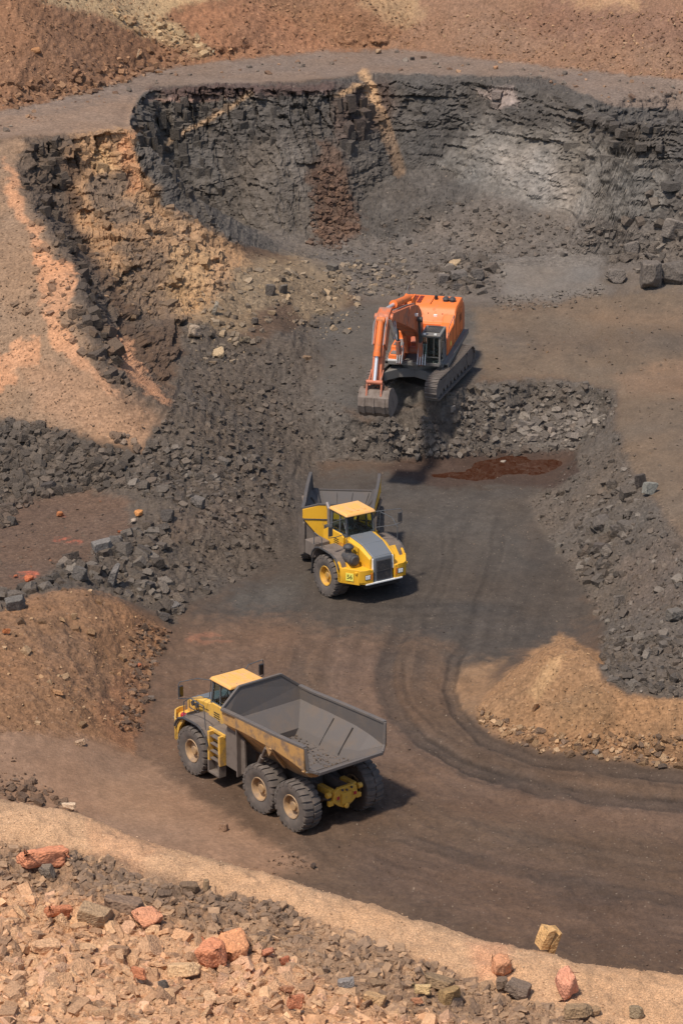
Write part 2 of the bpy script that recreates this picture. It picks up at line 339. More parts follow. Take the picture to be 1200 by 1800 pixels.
# excavator bench
paint((92,86,82), [(560,560),(640,530),(880,540),(860,640),(830,672),(740,710),(660,740),(560,700)], 14, 14, ro=.15)
paint((114,97,82), [(830,545),(1000,530),(1100,510),(W1,520),(W1,1130),(1500,1150),(1240,1000),(1155,890),(1100,830),(1078,740),(1085,690),(1000,668),(850,664)], 12, 14, ro=.12)
paint((96,84,76), [(850,575),(1000,590),(1200,570),(W1,600),(W1,630),(1100,620),(900,620)], 16, 26, .55)
paint((136,110,88), [(980,550),(1200,545),(1200,575),(1060,570)], 14, 20, .5)
paint((146,112,86), [(1080,660),(1250,620),(1250,700),(1090,690)], 16, 20, .4)
paint((96,88,83), [(640,742),(700,724),(740,712),(830,672),(1000,668),(1085,690),(1078,750),(1040,800),(1000,803),(880,801),(745,808),(560,812),(560,700)], 6, 10, ro=.5)
paint((112,106,104), [(900,740),(960,730),(1040,720),(1060,740),(1000,790),(920,790)], 12, 14, .6)
paint((98,89,83), [(1078,740),(1110,830),(1155,890),(1240,1000),(W1,1150),(W1,1235),(1200,1234),(1100,1222),(1050,1165),(1060,1095),(1040,1052),(975,962),(925,885),(1000,815)], 8, 12, ro=.5)
paint((104,90,82), [(1090,980),(1200,940),(1200,1060),(1110,1080)], 16, 16, .6)
# pond shore
paint((76,58,50), [(665,822),(745,800),(1010,790),(1015,830),(975,860),(870,848),(770,858)], 6, 6, .85, ro=.05)
# mounds
paint((140,102,71), [(W0,1070),(0,1076),(60,1048),(130,1032),(200,1048),(295,1108),(265,1180),(243,1250),(242,1330),(180,1305),(0,1290),(W0,1290)], 7, 10, ro=.4)
paint((126,96,74), [(60,1120),(120,1100),(200,1200),(190,1240),(100,1180)], 16, 16, .5)
paint((134,92,64), [(195,1180),(262,1170),(245,1330),(200,1310),(170,1260)], 12, 14, .6)
paint((150,116,92), [(W0,1285),(0,1285),(180,1302),(262,1340),(340,1400),(460,1470),(560,1530),(400,1540),(W0,1450)], 14, 18, .9, ro=.25)
paint((160,126,100), [(150,1370),(260,1370),(330,1450),(200,1450)], 20, 16, .6)
paint((154,116,80), [(905,1172),(985,1114),(1050,1150),(1062,1195),(1100,1222),(1200,1232),(W1,1240),(W1,1420),(1200,1349),(1060,1330),(960,1315),(868,1290),(836,1250),(868,1205)], 6, 9, ro=.4)
paint((190,150,104), [(920,1215),(950,1180),(990,1150),(985,1180),(940,1230)], 6, 8, .7)
paint((132,104,74), [(960,1230),(1040,1200),(1080,1260),(980,1290)], 16, 14, .5)
paint((130,96,68), [(860,1275),(1000,1290),(1200,1320),(1200,1348),(1060,1330),(870,1292)], 8, 10, .5, ro=.5)
# foreground
paint((204,160,120), [(W0,W0),(W1,W0),(W1,2600),(W0,2600)], 1, 1, region='near', ro=.25)
paint((160,126,98), [(W0,1470),(0,1480),(200,1500),(360,1560),(480,1590),(620,1640),(760,1690),(860,1740),(1000,1790),(W1,1950),(W1,2400),(W0,2400)], 8, 14, region='near', ro=.5)
paint((214,164,120), [(W0,1530),(100,1570),(250,1600),(330,1640),(480,1680),(620,1750),(800,1800),(900,2000),(W1,2400),(W0,2400)], 18, 20, .85, region='near', ro=.5)
paint((212,150,110), [(830,1660),(900,1650),(900,1720),(840,1720)], 16, 12, .7, region='near')
paint((212,150,104), [(150,1440),(300,1480),(250,1530),(160,1490)], 20, 16, .4, region='near')
TRK = [([(715,1100),(680,1150),(672,1200),(690,1250),(740,1300),(830,1352),(950,1385),(1080,1405),(1300,1425)], 1.), ([(830,1110),(800,1160),(790,1210),(800,1250),(850,1300),(950,1335),(1080,1352),(1300,1380)], .8),
       ([(742,1090),(706,1150),(700,1200),(716,1246),(762,1292),(846,1338),(960,1368),(1090,1386),(1300,1404)], .5), ([(560,1115),(530,1140),(520,1180),(560,1230)], .5),
       ([(620,1440),(760,1490),(900,1530),(1100,1570),(1300,1600)], .5), ([(560,1470),(700,1530),(860,1575),(1080,1615),(1300,1650)], .5), ([(660,1380),(800,1440),(1000,1490),(1300,1540)], .35),
       ([(830,1115),(845,1050),(870,980),(880,900)], .45), ([(730,1100),(770,1040),(790,980),(780,900)], .45), ([(560,1060),(700,1075),(860,1068),(980,1090)], .5), ([(420,1120),(460,1180),(440,1260)], .3)]
TREAD = np.zeros((NR, NC))
for pl, a_ in TRK:
    d_, sp_, sg_ = linepos(PX + n1 * 5, PY + n1 * 2, pl)
    tl_ = sum(math.dist(a, b) for a, b in zip(pl[:-1], pl[1:])); endf = sstep(2, 60, sp_) * sstep(2, 60, tl_ - sp_)
    brk = sstep(-.35, .15, fbm(sp_ * .012, sp_ * 0 + a_ * 9, sp_ * 0, 2, 97)) * endf
    for off in (-8.5, 8.5):
        u_ = sstep(4.2, 2.2, np.abs(d_ * sg_ - off)) * brk * a_ * far
        col *= (1 - .26 * u_)[..., None]
        TREAD -= u_ * (.022 + .020 * np.sin(sp_ * .8 + sg_ * d_ * .6))
    e_ = sstep(3.0, 1.0, np.abs(d_ - 15)) * brk * a_ * far; col *= (1 + .14 * e_)[..., None]; TREAD += .02 * e_
# pressed wheel streaks that follow the bend of the road
arc = linedist(PX, PY, [(790,860),(730,1000),(700,1120),(680,1200),(740,1300),(830,1352),(950,1385),(1080,1405),(1500,1440)])
sgnx = np.where(PX + PY * .2 > 960, 1, -1)
stre = fbm(arc * .06 * 1.0 + 40 * (sgnx > 0), PX * .0035, PY * .0035, 4, 91)
rd = sstep(0, 60, polydist(PX, PY, [(250,1120),(560,880),(980,860),(1060,1100),(880,1180),(840,1260),(960,1330),(1600,1400),(1600,1800),(900,1700),(420,1500),(250,1330)])) * far
col *= (1 + .26 * stre * rd)[..., None]
# albedo mottling that belongs to the soil
mott = 1 + .16 * n1 + .20 * n2
col *= mott[..., None]
hue = fbm(BX * .35, BY * .35, BZ * .35, 3, 55)
col[..., 0] *= 1 + .07 * hue; col[..., 2] *= 1 - .08 * hue
wst = fbm(BX * 1.1, BY * .8, BZ * .22, 4, 93)
wz = polydist(PX, PY, [(232,205),(240,180),(270,150),(440,147),(960,136),(1080,187),(1500,210),(1500,430),(620,440),(310,385)])
col *= (1 + .42 * wst * sstep(0, 20, wz) * far)[..., None]
# keep the ground under machines calm
wallm = sstep(.80, .55, N0[..., 2]) * (BY > 120) * sstep(4.3, 5.5, BZ) * sstep(14.2, 13.4, BZ)
facem = sstep(.85, .6, N0[..., 2]) * (BY > 125) * (BZ < 5)

# ------------------------------------------------------------------ relief
def blocks(a, b, c, wa, wb, seed):
    """random step per jointed block; a along the wall, c up"""
    k = np.floor(c / wb + .5 * vnoise(a * .35, b * .35, c * .2, seed)).astype(np.int64)
    sh = _hash(k, k * 0, k * 0 + 3, seed + 5)
    i = np.floor(a / wa + sh * 7 + .35 * vnoise(a * .7, b * .7, c * .5, seed + 9)).astype(np.int64)
    return _hash(i, k, i * 0, seed) * 2 - 1
P3 = Bp.copy()
x, y, z = BX, BY, BZ
leftw = sstep(3, -2, x)                      # vertical columns on the left, flat beds on the right
cell = blocks(x, y, z, .30, .26, 61) * .09 + blocks(x + .5 * z, y, z - .3 * x, .18, .2, 62) * .035
bl = cell + (blocks(x + .4 * y, y, z, .75, 2.4, 1) * .34 + blocks(x, y, z, .42, 1.1, 2) * .16) * leftw + \
     (blocks(x, y, z, 1.5, .62, 3) * .26 + blocks(x, y, z, .7, .33, 4) * .13) * (1 - leftw)
crk = np.abs(fbm(x * 1.3 + .4 * z, y * .6, z * .18, 3, 71)); crk2 = np.abs(fbm(x * .5, y * .5, z * 1.9, 3, 72))
bl = bl - .42 * sstep(.09, 0, crk) * leftw - .24 * sstep(.10, 0, crk2) * (1 - .6 * leftw)
big = fbm(x * .22, y * .22, z * .1, 3, 31) * .9
soft = sstep(200, 130, PY) * 0 + sstep(9.0, 11.5, z) * .6 + .4   # more broken near the top
wd_ = (bl * soft + big * .5 + .12 * n2) * wallm
nh = N0.copy(); nh[..., 2] *= .25; nh /= np.linalg.norm(nh, axis=-1, keepdims=True)
sgn = np.sign(nh[..., 1:2]); nh = nh * np.where(N0[..., 2:3] < 0, -1, 1)
P3 += nh * wd_[..., None]
tanm = np.clip(polydist(PX, PY, [(20,235),(236,224),(262,320),(400,420),(430,480),(360,560),(300,690),(200,650),(120,440),(40,340)]) / 25, 0, 1) * far
bl2 = blocks(x + .5 * z, y, z + .3 * y, 1.1, .9, 8) * .30 + blocks(x, y, z + .25 * y, .5, .5, 12) * .11 + n1 * .12 + blocks(x - .4 * z, y, z + y * .4, .28, .3, 13) * .08
P3 += nh * (bl2 * tanm * (1 - wallm))[..., None]
bl3 = blocks(x, y, z, .5, .4, 14) * .10 + n2 * .12
P3 += nh * (bl3 * facem)[..., None]
# pebbly lumps everywhere
MNL = [(W0,1070),(0,1076),(60,1048),(130,1032),(200,1048),(295,1108),(265,1180),(243,1250),(242,1330),(180,1305),(W0,1290)]
MNR = [(905,1172),(985,1114),(1050,1150),(1062,1195),(1100,1222),(1200,1232),(W1,1240),(W1,1420),(1200,1349),(1060,1330),(960,1315),(868,1290),(836,1250)]
calm = np.ones_like(x)
for cx_, cy_, rr in [(-7.2,89.5,6.5),(.9,112.5,5.5)]:
    calm *= sstep(rr * .6, rr, np.hypot(x - cx_, y - cy_))
g1 = fbm(x * 1.1, y * 1.1, z, 4, 41); g2 = fbm(x * 4.5, y * 4.5, z * 4.5, 3, 47); g3 = np.abs(vnoise(x * 6.5, y * 4.5, z * 6, 53))
cob = (blocks(x, y, z, .22, .22, 63) * .05 + blocks(x + z, y, z, .13, .13, 64) * .03) * sstep(.35, .55, rough)
mnd = (np.clip(polydist(PX, PY, MNL), 0, 30) + np.clip(polydist(PX, PY, MNR), 0, 30)) / 30 * far
bm_ = (~far) * 1.0
ridg = 1 - 2 * np.abs(fbm(x * .75, y * .4, z * .2, 3, 83))
hmp = mnd * (ridg * .07 + g1 * .20 + g2 * .03) + bm_ * (fbm(x * 1.3, y * 1.3, z, 3, 84) * .13 + g2 * .03) + (cob * 1.2 + g1 * .30 * rough + g2 * .16 * rough + (g3 - .4) * .06 * rough + g1 * .03 + g2 * .012) * (1 - wallm * .7)
gul = fbm(x * .9 + y * .25, y * .12, z * .12, 3, 81); lsl = sstep(0, 20, polydist(PX, PY, [(W0,260),(50,260),(40,300),(110,440),(150,560),(230,700),(240,770),(W0,730)])) * far
hmp = hmp + lsl * (gul * .16 + blocks(x, y, z, .35, .35, 66) * .03 * (n1 > 0))
hmp *= (.15 + .85 * calm)
hmp = hmp + TREAD
# wheel ruts
for pl, dep in [([(715,1100),(680,1150),(672,1200),(690,1250),(740,1300),(830,1352),(950,1385),(1080,1405),(1300,1425)], .09),
                ([(830,1110),(800,1160),(790,1210),(800,1250),(850,1300),(950,1335),(1080,1352),(1300,1380)], .07), ([(560,1115),(530,1140),(520,1180),(560,1230)], .05)]:
    dl = linedist(PX, PY, pl); hmp = hmp - dep * np.exp(-(dl / 13) ** 2) * far + .6 * dep * np.exp(-((dl - 24) / 7) ** 2) * far
pondm = polydist(PX + n2 * 9, PY + n2 * 3 + n1 * 3, [(700,822),(760,814),(830,818),(880,808),(950,812),(1003,806),(998,818),(960,840),(925,846),(880,836),(850,838),(835,848),(790,838),(750,836)])
hmp *= sstep(10, -10, pondm)
hmp += sstep(-14, 4, pondm) * (fbm(x * .7, y * .9, z * 0, 3, 87) * .16 + g2 * .03)
P3[..., 2] += hmp - .03 * sstep(-3, 6, pondm)
P3[0, :, 2] -= 3; P3[-1, :, 2] += 0

# ------------------------------------------------------------------ materials
def newmat(name):
    m = bpy.data.materials.new(name); m.use_nodes = True
    n = m.node_tree; n.nodes.clear()
    out = n.nodes.new('ShaderNodeOutputMaterial'); b = n.nodes.new('ShaderNodeBsdfPrincipled')
    n.links.new(b.outputs[0], out.inputs[0]); return m, n, b
def earth_mat(name, attr=True, scale=6.0, amp=.35, bump=.05, rough_=.95, spec=.25):
    m, n, b = newmat(name); Lk = n.links.new
    a = n.nodes.new('ShaderNodeAttribute'); a.attribute_name = 'col'
    tc = n.nodes.new('ShaderNodeTexCoord')
    def noise(sc, det, ro=.6):
        t = n.nodes.new('ShaderNodeTexNoise'); t.inputs['Scale'].default_value = sc; t.inputs['Detail'].default_value = det
        t.inputs['Roughness'].default_value = ro; Lk(tc.outputs['Object'], t.inputs['Vector']); return t
    t1 = noise(scale, 6, .7)
    v = n.nodes.new('ShaderNodeTexVoronoi'); v.inputs['Scale'].default_value = scale * 1.6; Lk(tc.outputs['Object'], v.inputs['Vector'])
    v2 = n.nodes.new('ShaderNodeTexVoronoi'); v2.inputs['Scale'].default_value = scale * .55; Lk(tc.outputs['Object'], v2.inputs['Vector'])
    r1 = n.nodes.new('ShaderNodeMapRange'); r1.inputs['From Min'].default_value = .25; r1.inputs['From Max'].default_value = .75
    r1.inputs['To Min'].default_value = 1 - amp; r1.inputs['To Max'].default_value = 1 + amp; Lk(t1.outputs['Fac'], r1.inputs['Value'])
    sv = n.nodes.new('ShaderNodeSeparateColor'); Lk(v.outputs['Color'], sv.inputs[0])
    r2 = n.nodes.new('ShaderNodeMapRange'); r2.inputs['To Min'].default_value = 1 - amp * .7; r2.inputs['To Max'].default_value = 1 + amp * .7; Lk(sv.outputs[0], r2.inputs['Value'])
    mu = n.nodes.new('ShaderNodeMath'); mu.operation = 'MULTIPLY'; Lk(r1.outputs[0], mu.inputs[0]); Lk(r2.outputs[0], mu.inputs[1])
    vm = n.nodes.new('ShaderNodeVectorMath'); vm.operation = 'SCALE'; Lk(a.outputs['Color'], vm.inputs[0]); Lk(mu.outputs[0], vm.inputs['Scale'])
    # scattered pale specks, real small stones
    v3 = n.nodes.new('ShaderNodeTexVoronoi'); v3.inputs['Scale'].default_value = scale * 1.1; Lk(tc.outputs['Object'], v3.inputs['Vector'])
    s3 = n.nodes.new('ShaderNodeSeparateColor'); Lk(v3.outputs['Color'], s3.inputs[0])
    g = n.nodes.new('ShaderNodeMath'); g.operation = 'GREATER_THAN'; g.inputs[1].default_value = .955; Lk(s3.outputs[1], g.inputs[0])
    l_ = n.nodes.new('ShaderNodeMath'); l_.operation = 'LESS_THAN'; l_.inputs[1].default_value = .28; Lk(v3.outputs['Distance'], l_.inputs[0])
    gm = n.nodes.new('ShaderNodeMath'); gm.operation = 'MULTIPLY'; Lk(g.outputs[0], gm.inputs[0]); Lk(l_.outputs[0], gm.inputs[1])
    gs = n.nodes.new('ShaderNodeMath'); gs.operation = 'MULTIPLY'; gs.inputs[1].default_value = .3; Lk(gm.outputs[0], gs.inputs[0])
    mx = n.nodes.new('ShaderNodeMix'); mx.data_type = 'RGBA'; Lk(gs.outputs[0], mx.inputs['Factor']); Lk(vm.outputs[0], mx.inputs[6]); mx.inputs[7].default_value = (.34, .27, .2, 1)
    Lk(mx.outputs[2], b.inputs['Base Color'])
    b.inputs['Roughness'].default_value = rough_; b.inputs['Specular IOR Level'].default_value = spec
    ad = n.nodes.new('ShaderNodeMath'); ad.operation = 'ADD'; Lk(t1.outputs['Fac'], ad.inputs[0]); Lk(v.outputs['Distance'], ad.inputs[1])
    ad2 = n.nodes.new('ShaderNodeMath'); ad2.operation = 'ADD'; Lk(ad.outputs[0], ad2.inputs[0]); Lk(v2.outputs['Distance'], ad2.inputs[1])
    bp = n.nodes.new('ShaderNodeBump'); bp.inputs['Distance'].default_value = bump; bp.inputs['Strength'].default_value = .9
    Lk(ad2.outputs[0], bp.inputs['Height']); Lk(bp.outputs[0], b.inputs['Normal'])
    return m
M_EARTH = earth_mat('pit_earth', scale=6.0, amp=.30, bump=.03)
M_ROAD = earth_mat('compacted_road', scale=8.0, amp=.17, bump=.012)
M_SAND = earth_mat('gravelly_sand', scale=24.0, amp=.42, bump=.02)
M_WALL = earth_mat('cliff_rock', scale=3.2, amp=.26, bump=.05)
M_ROCK = earth_mat('broken_rock', scale=9.0, amp=.18, bump=.02)

# ------------------------------------------------------------------ terrain meshes by zone
ZONES = {}
zone = np.zeros((NR, NC), int)
znames = ['pit_floor', 'haul_road', 'foreground_bank', 'sandy_berm', 'quarry_cliff', 'upper_bench', 'scree_slope', 'left_slope', 'rubble_slope', 'excavator_bench', 'bench_face', 'side_ramp', 'rubble_bank', 'rock_outcrop', 'lower_shelf']
def setz(k, pts, cond=None):
    m = (polydist(PX, PY, pts) > 0) & far
    if cond is not None: m &= cond
    zone[m] = znames.index(k)
setz('haul_road', [(240,1110),(700,1090),(1060,1110),(900,1180),(840,1250),(870,1290),(1200,1348),(W1,1420),(W1,2600),(W0,2600),(W0,1400),(240,1330)])
setz('rubble_slope', [(W0,735),(130,762),(250,800),(300,720),(330,600),(450,560),(640,530),(640,600),(560,700),(600,760),(560,830),(530,900),(520,980),(330,1060),(300,1098),(240,1060),(100,1050),(W0,1085)])
setz('lower_shelf', [(W0,885),(0,885),(150,862),(235,880),(225,930),(150,985),(90,1000),(60,1030),(0,1045),(W0,1045)])
setz('left_slope', [(W0,250),(58,242),(35,300),(70,370),(130,460),(160,560),(240,690),(290,710),(250,790),(130,760),(W0,735)])
setz('rock_outcrop', [(50,240),(236,226),(262,320),(400,420),(470,450),(640,530),(450,560),(330,600),(300,720),(240,690),(150,560),(100,440),(60,380),(25,300)])
setz('excavator_bench', [(560,560),(640,450),(860,440),(1200,450),(W1,480),(W1,660),(1085,690),(1000,668),(830,670),(740,710),(660,740),(560,700)])
setz('side_ramp', [(1085,690),(W1,660),(W1,1150),(1240,1000),(1155,890),(1100,830),(1078,740)])
setz('bench_face', [(560,700),(660,740),(740,710),(830,670),(1000,668),(1085,690),(1078,740),(1000,805),(560,812)])
setz('rubble_bank', [(1078,740),(1240,1000),(W1,1150),(W1,1235),(1100,1222),(1050,1165),(1060,1095),(975,962),(925,885),(1000,815)])
setz('quarry_cliff', [(232,205),(240,180),(270,150),(560,142),(640,129),(960,136),(1080,187),(W1,212),(W1,470),(620,470),(420,430),(310,385),(262,330),(236,260)])
setz('upper_bench', [(W0,205),(0,197),(280,122),(700,86),(1000,121),(W1,175),(W1,212),(1080,187),(960,136),(640,129),(270,150),(240,180),(235,226),(W0,250)])
setz('scree_slope', [(W0,-2500),(W1,-2500),(W1,175),(1000,121),(700,86),(280,122),(0,197),(W0,205)])
zone[~far] = znames.index('foreground_bank')
cr = np.interp(PX, [q[0] for q in crest], [q[1] for q in crest]); toe = np.interp(PX, [-300,0,250,520,850,1200,1500], [1420,1490,1560,1640,1750,1850,1930])
zone[(~far) & ((PY < toe) | (BY > crestY))] = znames.index('sandy_berm')
zm1, zm2 = znames.index('sandy_berm'), None
znames += ['left_mound', 'right_mound']
setz('left_mound', [(W0,1070),(0,1076),(60,1048),(130,1032),(200,1048),(295,1108),(265,1180),(243,1250),(242,1330),(180,1305),(0,1290),(W0,1290)])
setz('right_mound', [(905,1172),(985,1114),(1050,1150),(1062,1195),(1100,1222),(1200,1232),(W1,1240),(W1,1420),(1200,1349),(1060,1330),(960,1315),(868,1290),(836,1250),(868,1205)])

idx = np.arange(NR * NC).reshape(NR, NC)
quad = np.stack([idx[:-1, :-1], idx[:-1, 1:], idx[1:, 1:], idx[1:, :-1]], -1).reshape(-1, 4)
qz = zone[:-1, :-1].reshape(-1)
VF = P3.reshape(-1, 3); CF = col.reshape(-1, 3)
def mesh_from(name, V, F, colr=None, mat=None, smooth=False):
    me = bpy.data.meshes.new(name)
    V = np.asarray(V, np.float32); F = np.asarray(F, np.int32); k = F.shape[1]
    me.vertices.add(len(V)); me.vertices.foreach_set('co', V.ravel())
    me.loops.add(F.size); me.loops.foreach_set('vertex_index', F.ravel())
    me.polygons.add(len(F)); me.polygons.foreach_set('loop_start', np.arange(0, F.size, k, dtype=np.int32))
    me.update(calc_edges=True)
    if colr is not None:
        at_ = me.color_attributes.new('col', 'FLOAT_COLOR', 'POINT')
        at_.data.foreach_set('color', np.concatenate([colr, np.ones((len(colr), 1))], 1).astype(np.float32).ravel())
    if mat: me.materials.append(mat)
    me.polygons.foreach_set('use_smooth', np.full(len(F), smooth)); me.update()
    return me
def link(name, me, parent=None, kind=None):
    o = bpy.data.objects.new(name, me); COL.objects.link(o)
    if parent is not None: o.parent = parent
    if kind: o['kind'] = kind
    return o
TERR = {}
for zi, nm in enumerate(znames):
    q = quad[qz == zi]
    if not len(q): continue
    us, inv = np.unique(q, return_inverse=True)
    me = mesh_from(nm, VF[us], inv.reshape(-1, 4), CF[us], {'pit_floor': M_ROAD, 'haul_road': M_ROAD, 'foreground_bank': M_SAND, 'sandy_berm': M_SAND, 'side_ramp': M_ROAD, 'excavator_bench': M_ROAD, 'quarry_cliff': M_WALL}.get(nm, M_EARTH), nm not in ('quarry_cliff', 'rock_outcrop'))
    TERR[nm] = link(nm.replace('left_mound', 'dirt_mound').replace('right_mound', 'ochre_mound'), me, kind='structure')
# far ground so that the world does not end at the quarry rim
gm = mesh_from('ground', [(-900, -100, -4), (900, -100, -4), (900, 1500, -4), (-900, 1500, -4)], [(0, 1, 2, 3)], np.tile(alb((130, 100, 76)), (4, 1)), M_EARTH)
link('ground', gm, kind='structure')
# pond: shallow red-brown water
wp = [at(*q, -.105) for q in [(680,826),(690,812),(745,802),(880,796),(1010,796),(1012,822),(985,845),(960,852),(900,850),(830,858),(760,850),(715,842)]]
wm = bpy.data.meshes.new('pond'); wm.from_pydata([tuple(q) for q in wp], [], [tuple(range(len(wp)))])
wmat, wn_, wb_ = newmat('pond_water'); wb_.inputs['Base Color'].default_value = (.050, .018, .009, 1); wb_.inputs['Roughness'].default_value = .015; wb_.inputs['IOR'].default_value = 1.33
wt = wn_.nodes.new('ShaderNodeTexNoise'); wt.inputs['Scale'].default_value = 3; wbp = wn_.nodes.new('ShaderNodeBump'); wbp.inputs['Distance'].default_value = .004; wn_.links.new(wt.outputs['Fac'], wbp.inputs['Height']); wn_.links.new(wbp.outputs[0], wb_.inputs['Normal'])
wm.materials.append(wmat); link('pond', wm, kind='structure')
#@@ROCKS
# ------------------------------------------------------------------ loose rock
def cut_rock(seed, cuts, dims=(1, .8, .65), tiny=False, deep=(.52, .82)):
    r = random.Random(seed); bm = bmesh.new()
    if tiny:
        for _ in range(7):
            v = Vector([r.gauss(0, 1) for _ in range(3)]).normalized() * .5
            bm.verts.new((v.x * dims[0], v.y * dims[1], v.z * dims[2]))
        res = bmesh.ops.convex_hull(bm, input=bm.verts)
        bmesh.ops.delete(bm, geom=[g for g in bm.verts if not g.link_faces], context='VERTS')
    else:
        bmesh.ops.create_cube(bm, size=1.0)
        for v in bm.verts:
            v.co = Vector((v.co.x * dims[0] * r.uniform(.82, 1.1), v.co.y * dims[1] * r.uniform(.8, 1.1), v.co.z * dims[2] * r.uniform(.8, 1.1)))
        for _ in range(cuts):
            nrm = Vector([r.gauss(0, 1) for _ in range(3)]).normalized()
            ext = abs(nrm.x) * dims[0] * .5 + abs(nrm.y) * dims[1] * .5 + abs(nrm.z) * dims[2] * .5
            co = nrm * ext * r.uniform(*deep)
            g = bmesh.ops.bisect_plane(bm, geom=bm.verts[:] + bm.edges[:] + bm.faces[:], plane_co=co, plane_no=nrm, clear_outer=True)
            bmesh.ops.holes_fill(bm, edges=[e for e in bm.edges if e.is_boundary])
        bmesh.ops.remove_doubles(bm, verts=bm.verts, dist=.02)
    bmesh.ops.triangulate(bm, faces=bm.faces)
    bmesh.ops.recalc_face_normals(bm, faces=bm.faces)
    bm.verts.index_update()
    V = np.array([v.co[:] for v in bm.verts]); F = np.array([[v.index for v in f.verts] for f in bm.faces])
    bm.free(); return V, F
BLOCK = [cut_rock(100 + i, 6) for i in range(10)]
SLAB = [cut_rock(200 + i, 5, (1, .72, .28 if i % 3 else .52)) for i in range(14)]
CHIP = [cut_rock(300 + i, 0, (1, .8, .6), True) for i in range(8)]
FLAKE = [cut_rock(400 + i, 0, (1, .75, .35), True) for i in range(8)]
SHAPES = {'block': BLOCK, 'slab': SLAB, 'chip': CHIP, 'flake': FLAKE}
P3f = P3.reshape(-1, 3); PXf, PYf = PX.ravel(), PY.ravel(); farf = far.ravel(); PDf = PD.ravel()
N3f = normals(P3).reshape(-1, 3); N3f = N3f * np.where(N3f[:, 2:3] < 0, -1, 1)
def rotmats(n, nrm, tilt, r):
    """random frames whose z stays near nrm"""
    z_ = nrm + r.normal(0, tilt, (n, 3)); z_ /= np.linalg.norm(z_, axis=1, keepdims=True)
    a = r.normal(0, 1, (n, 3)); x_ = a - (a * z_).sum(1, keepdims=True) * z_; x_ /= np.linalg.norm(x_, axis=1, keepdims=True)
    y_ = np.cross(z_, x_); return np.stack([x_, y_, z_], -1)
KEEP_OFF = [(-6.8, 88.6, 6.0, 3.3, 126.0), (.6, 113.6, 5.6, 3.2, 100.0), (4.5, 134.2, 3.3, 2.2, 250.0)]
ROCKS = []      # dict per scatter
def scatter(kind, pile, N, pts, smin, smax, cols, shape='block', pw=2.2, tilt=.35, region='far', sink=.22, mask=None, bright=.22, avoid=True):
    d = polydist(PXf, PYf, pts); ok = (d > 0) & (farf if region == 'far' else ~farf)
    if mask is not None: ok &= mask
    c = np.nonzero(ok)[0]
    if not len(c): print('EMPTY', pile); return
    k = c[rng.integers(0, len(c), N)]
    p = P3f[k] + rng.normal(0, .04, (N, 3)) * [1, 1, 0]
    if avoid and region == 'far':
        keep = np.ones(N, bool)
        for kx, ky, hl, hw, ang in KEEP_OFF:
            ca, sa = math.cos(R(ang)), math.sin(R(ang)); dx, dy = p[:, 0] - kx, p[:, 1] - ky
            keep &= ~((np.abs(dx * ca + dy * sa) < hl) & (np.abs(-dx * sa + dy * ca) < hw))
        k = k[keep]; p = p[keep]; N = len(k)
    u = rng.random(N); s = smin + (smax - smin) * u ** (pw * 1.6)
    M = rotmats(N, N3f[k] if shape in ('slab', 'flake') else N3f[k] * .6 + [0, 0, .4], tilt, rng)
    sc = s[:, None] * rng.uniform(.75, 1.2, (N, 3))
    cc = np.array([alb(q) for q in cols])[rng.integers(0, len(cols), N)] * rng.uniform(1 - bright, 1 + bright, (N, 1))
    cc = cc * .62 + np.clip(CF[k], 0, 1) * .38
    p[:, 2] += s * (.5 - sink) * (.3 if shape in ('slab', 'flake') else .62) - s * .1
    ROCKS.append(dict(kind=kind, pile=pile, p=p, s=s, sc=sc, M=M, c=cc, sh=rng.integers(0, len(SHAPES[shape]), N), shape=shape, px=s * FPX / PDf[k]))
DK = [(104,93,85), (95,86,80), (116,104,95), (86,78,73), (110,96,86), (100,92,87)]
GR = [(124,115,109), (110,102,97), (138,129,122), (100,93,89)]
TAN = [(150,114,88), (228,176,130), (214,162,118), (236,188,140), (200,154,116), (226,168,120), (182,142,110), (232,178,142)]
GBR = [(176,142,110), (126,104,88), (168,136,108), (150,122,98), (134,112,96), (184,148,116), (124,104,90), (196,156,118)]
ORB = [(158,114,80), (144,104,76), (172,128,92), (132,96,72), (182,138,102), (112,84,68)]
PAL = [(170,150,128), (150,134,116), (186,160,128), (128,116,104), (104,95,88), (96,88,82)]
OCH = [(172,132,92), (196,156,112), (150,114,80), (128,100,76), (206,170,130)]
D_, T_, B_ = 'dark rock', 'tan rock', 'scree stone'
HEAP = [(-60,742),(20,738),(60,745),(130,765),(250,805),(290,840),(230,862),(160,862),(90,872),(30,900),(20,925),(-60,930)]
scatter(D_, 'heap', 1500, HEAP, .13, .62, DK, pw=1.5)
scatter(D_, 'heap', 1800, HEAP, .06, .2, DK, 'chip')
SLOPE = [(250,800),(300,720),(330,620),(420,600),(520,640),(540,720),(500,800),(520,900),(420,940),(300,900),(240,870)]
scatter(D_, 'slope', 1100, SLOPE, .08, .42, DK, pw=2.0)
scatter(D_, 'slope', 2600, SLOPE, .04, .16, DK, 'chip')
scatter(D_, 'slope', 240, [(200,760),(330,790),(480,800),(420,880),(300,880),(200,850)], .2, .58, DK + GR, pw=1.6)
scatter(D_, 'pale rubble', 420, [(340,520),(420,470),(520,455),(600,480),(640,520),(610,590),(540,580),(480,560),(440,620),(380,650),(330,600)], .10, .5, PAL, pw=2.0)
scatter(D_, 'pale rubble', 1300, [(320,520),(420,450),(540,440),(650,480),(650,580),(560,600),(480,580),(440,640),(360,660),(320,600)], .06, .2, PAL, 'chip')
scatter(D_, 'hollow', 700, [(450,620),(540,560),(640,620),(640,700),(560,820),(470,820)], .05, .32, DK, 'chip')
LIP = [(-60,1050),(0,1035),(60,1030),(110,990),(190,955),(240,925),(300,930),(280,1000),(330,1060),(310,1100),(260,1070),(200,1040),(130,1025),(60,1045),(0,1070),(-60,1080)]
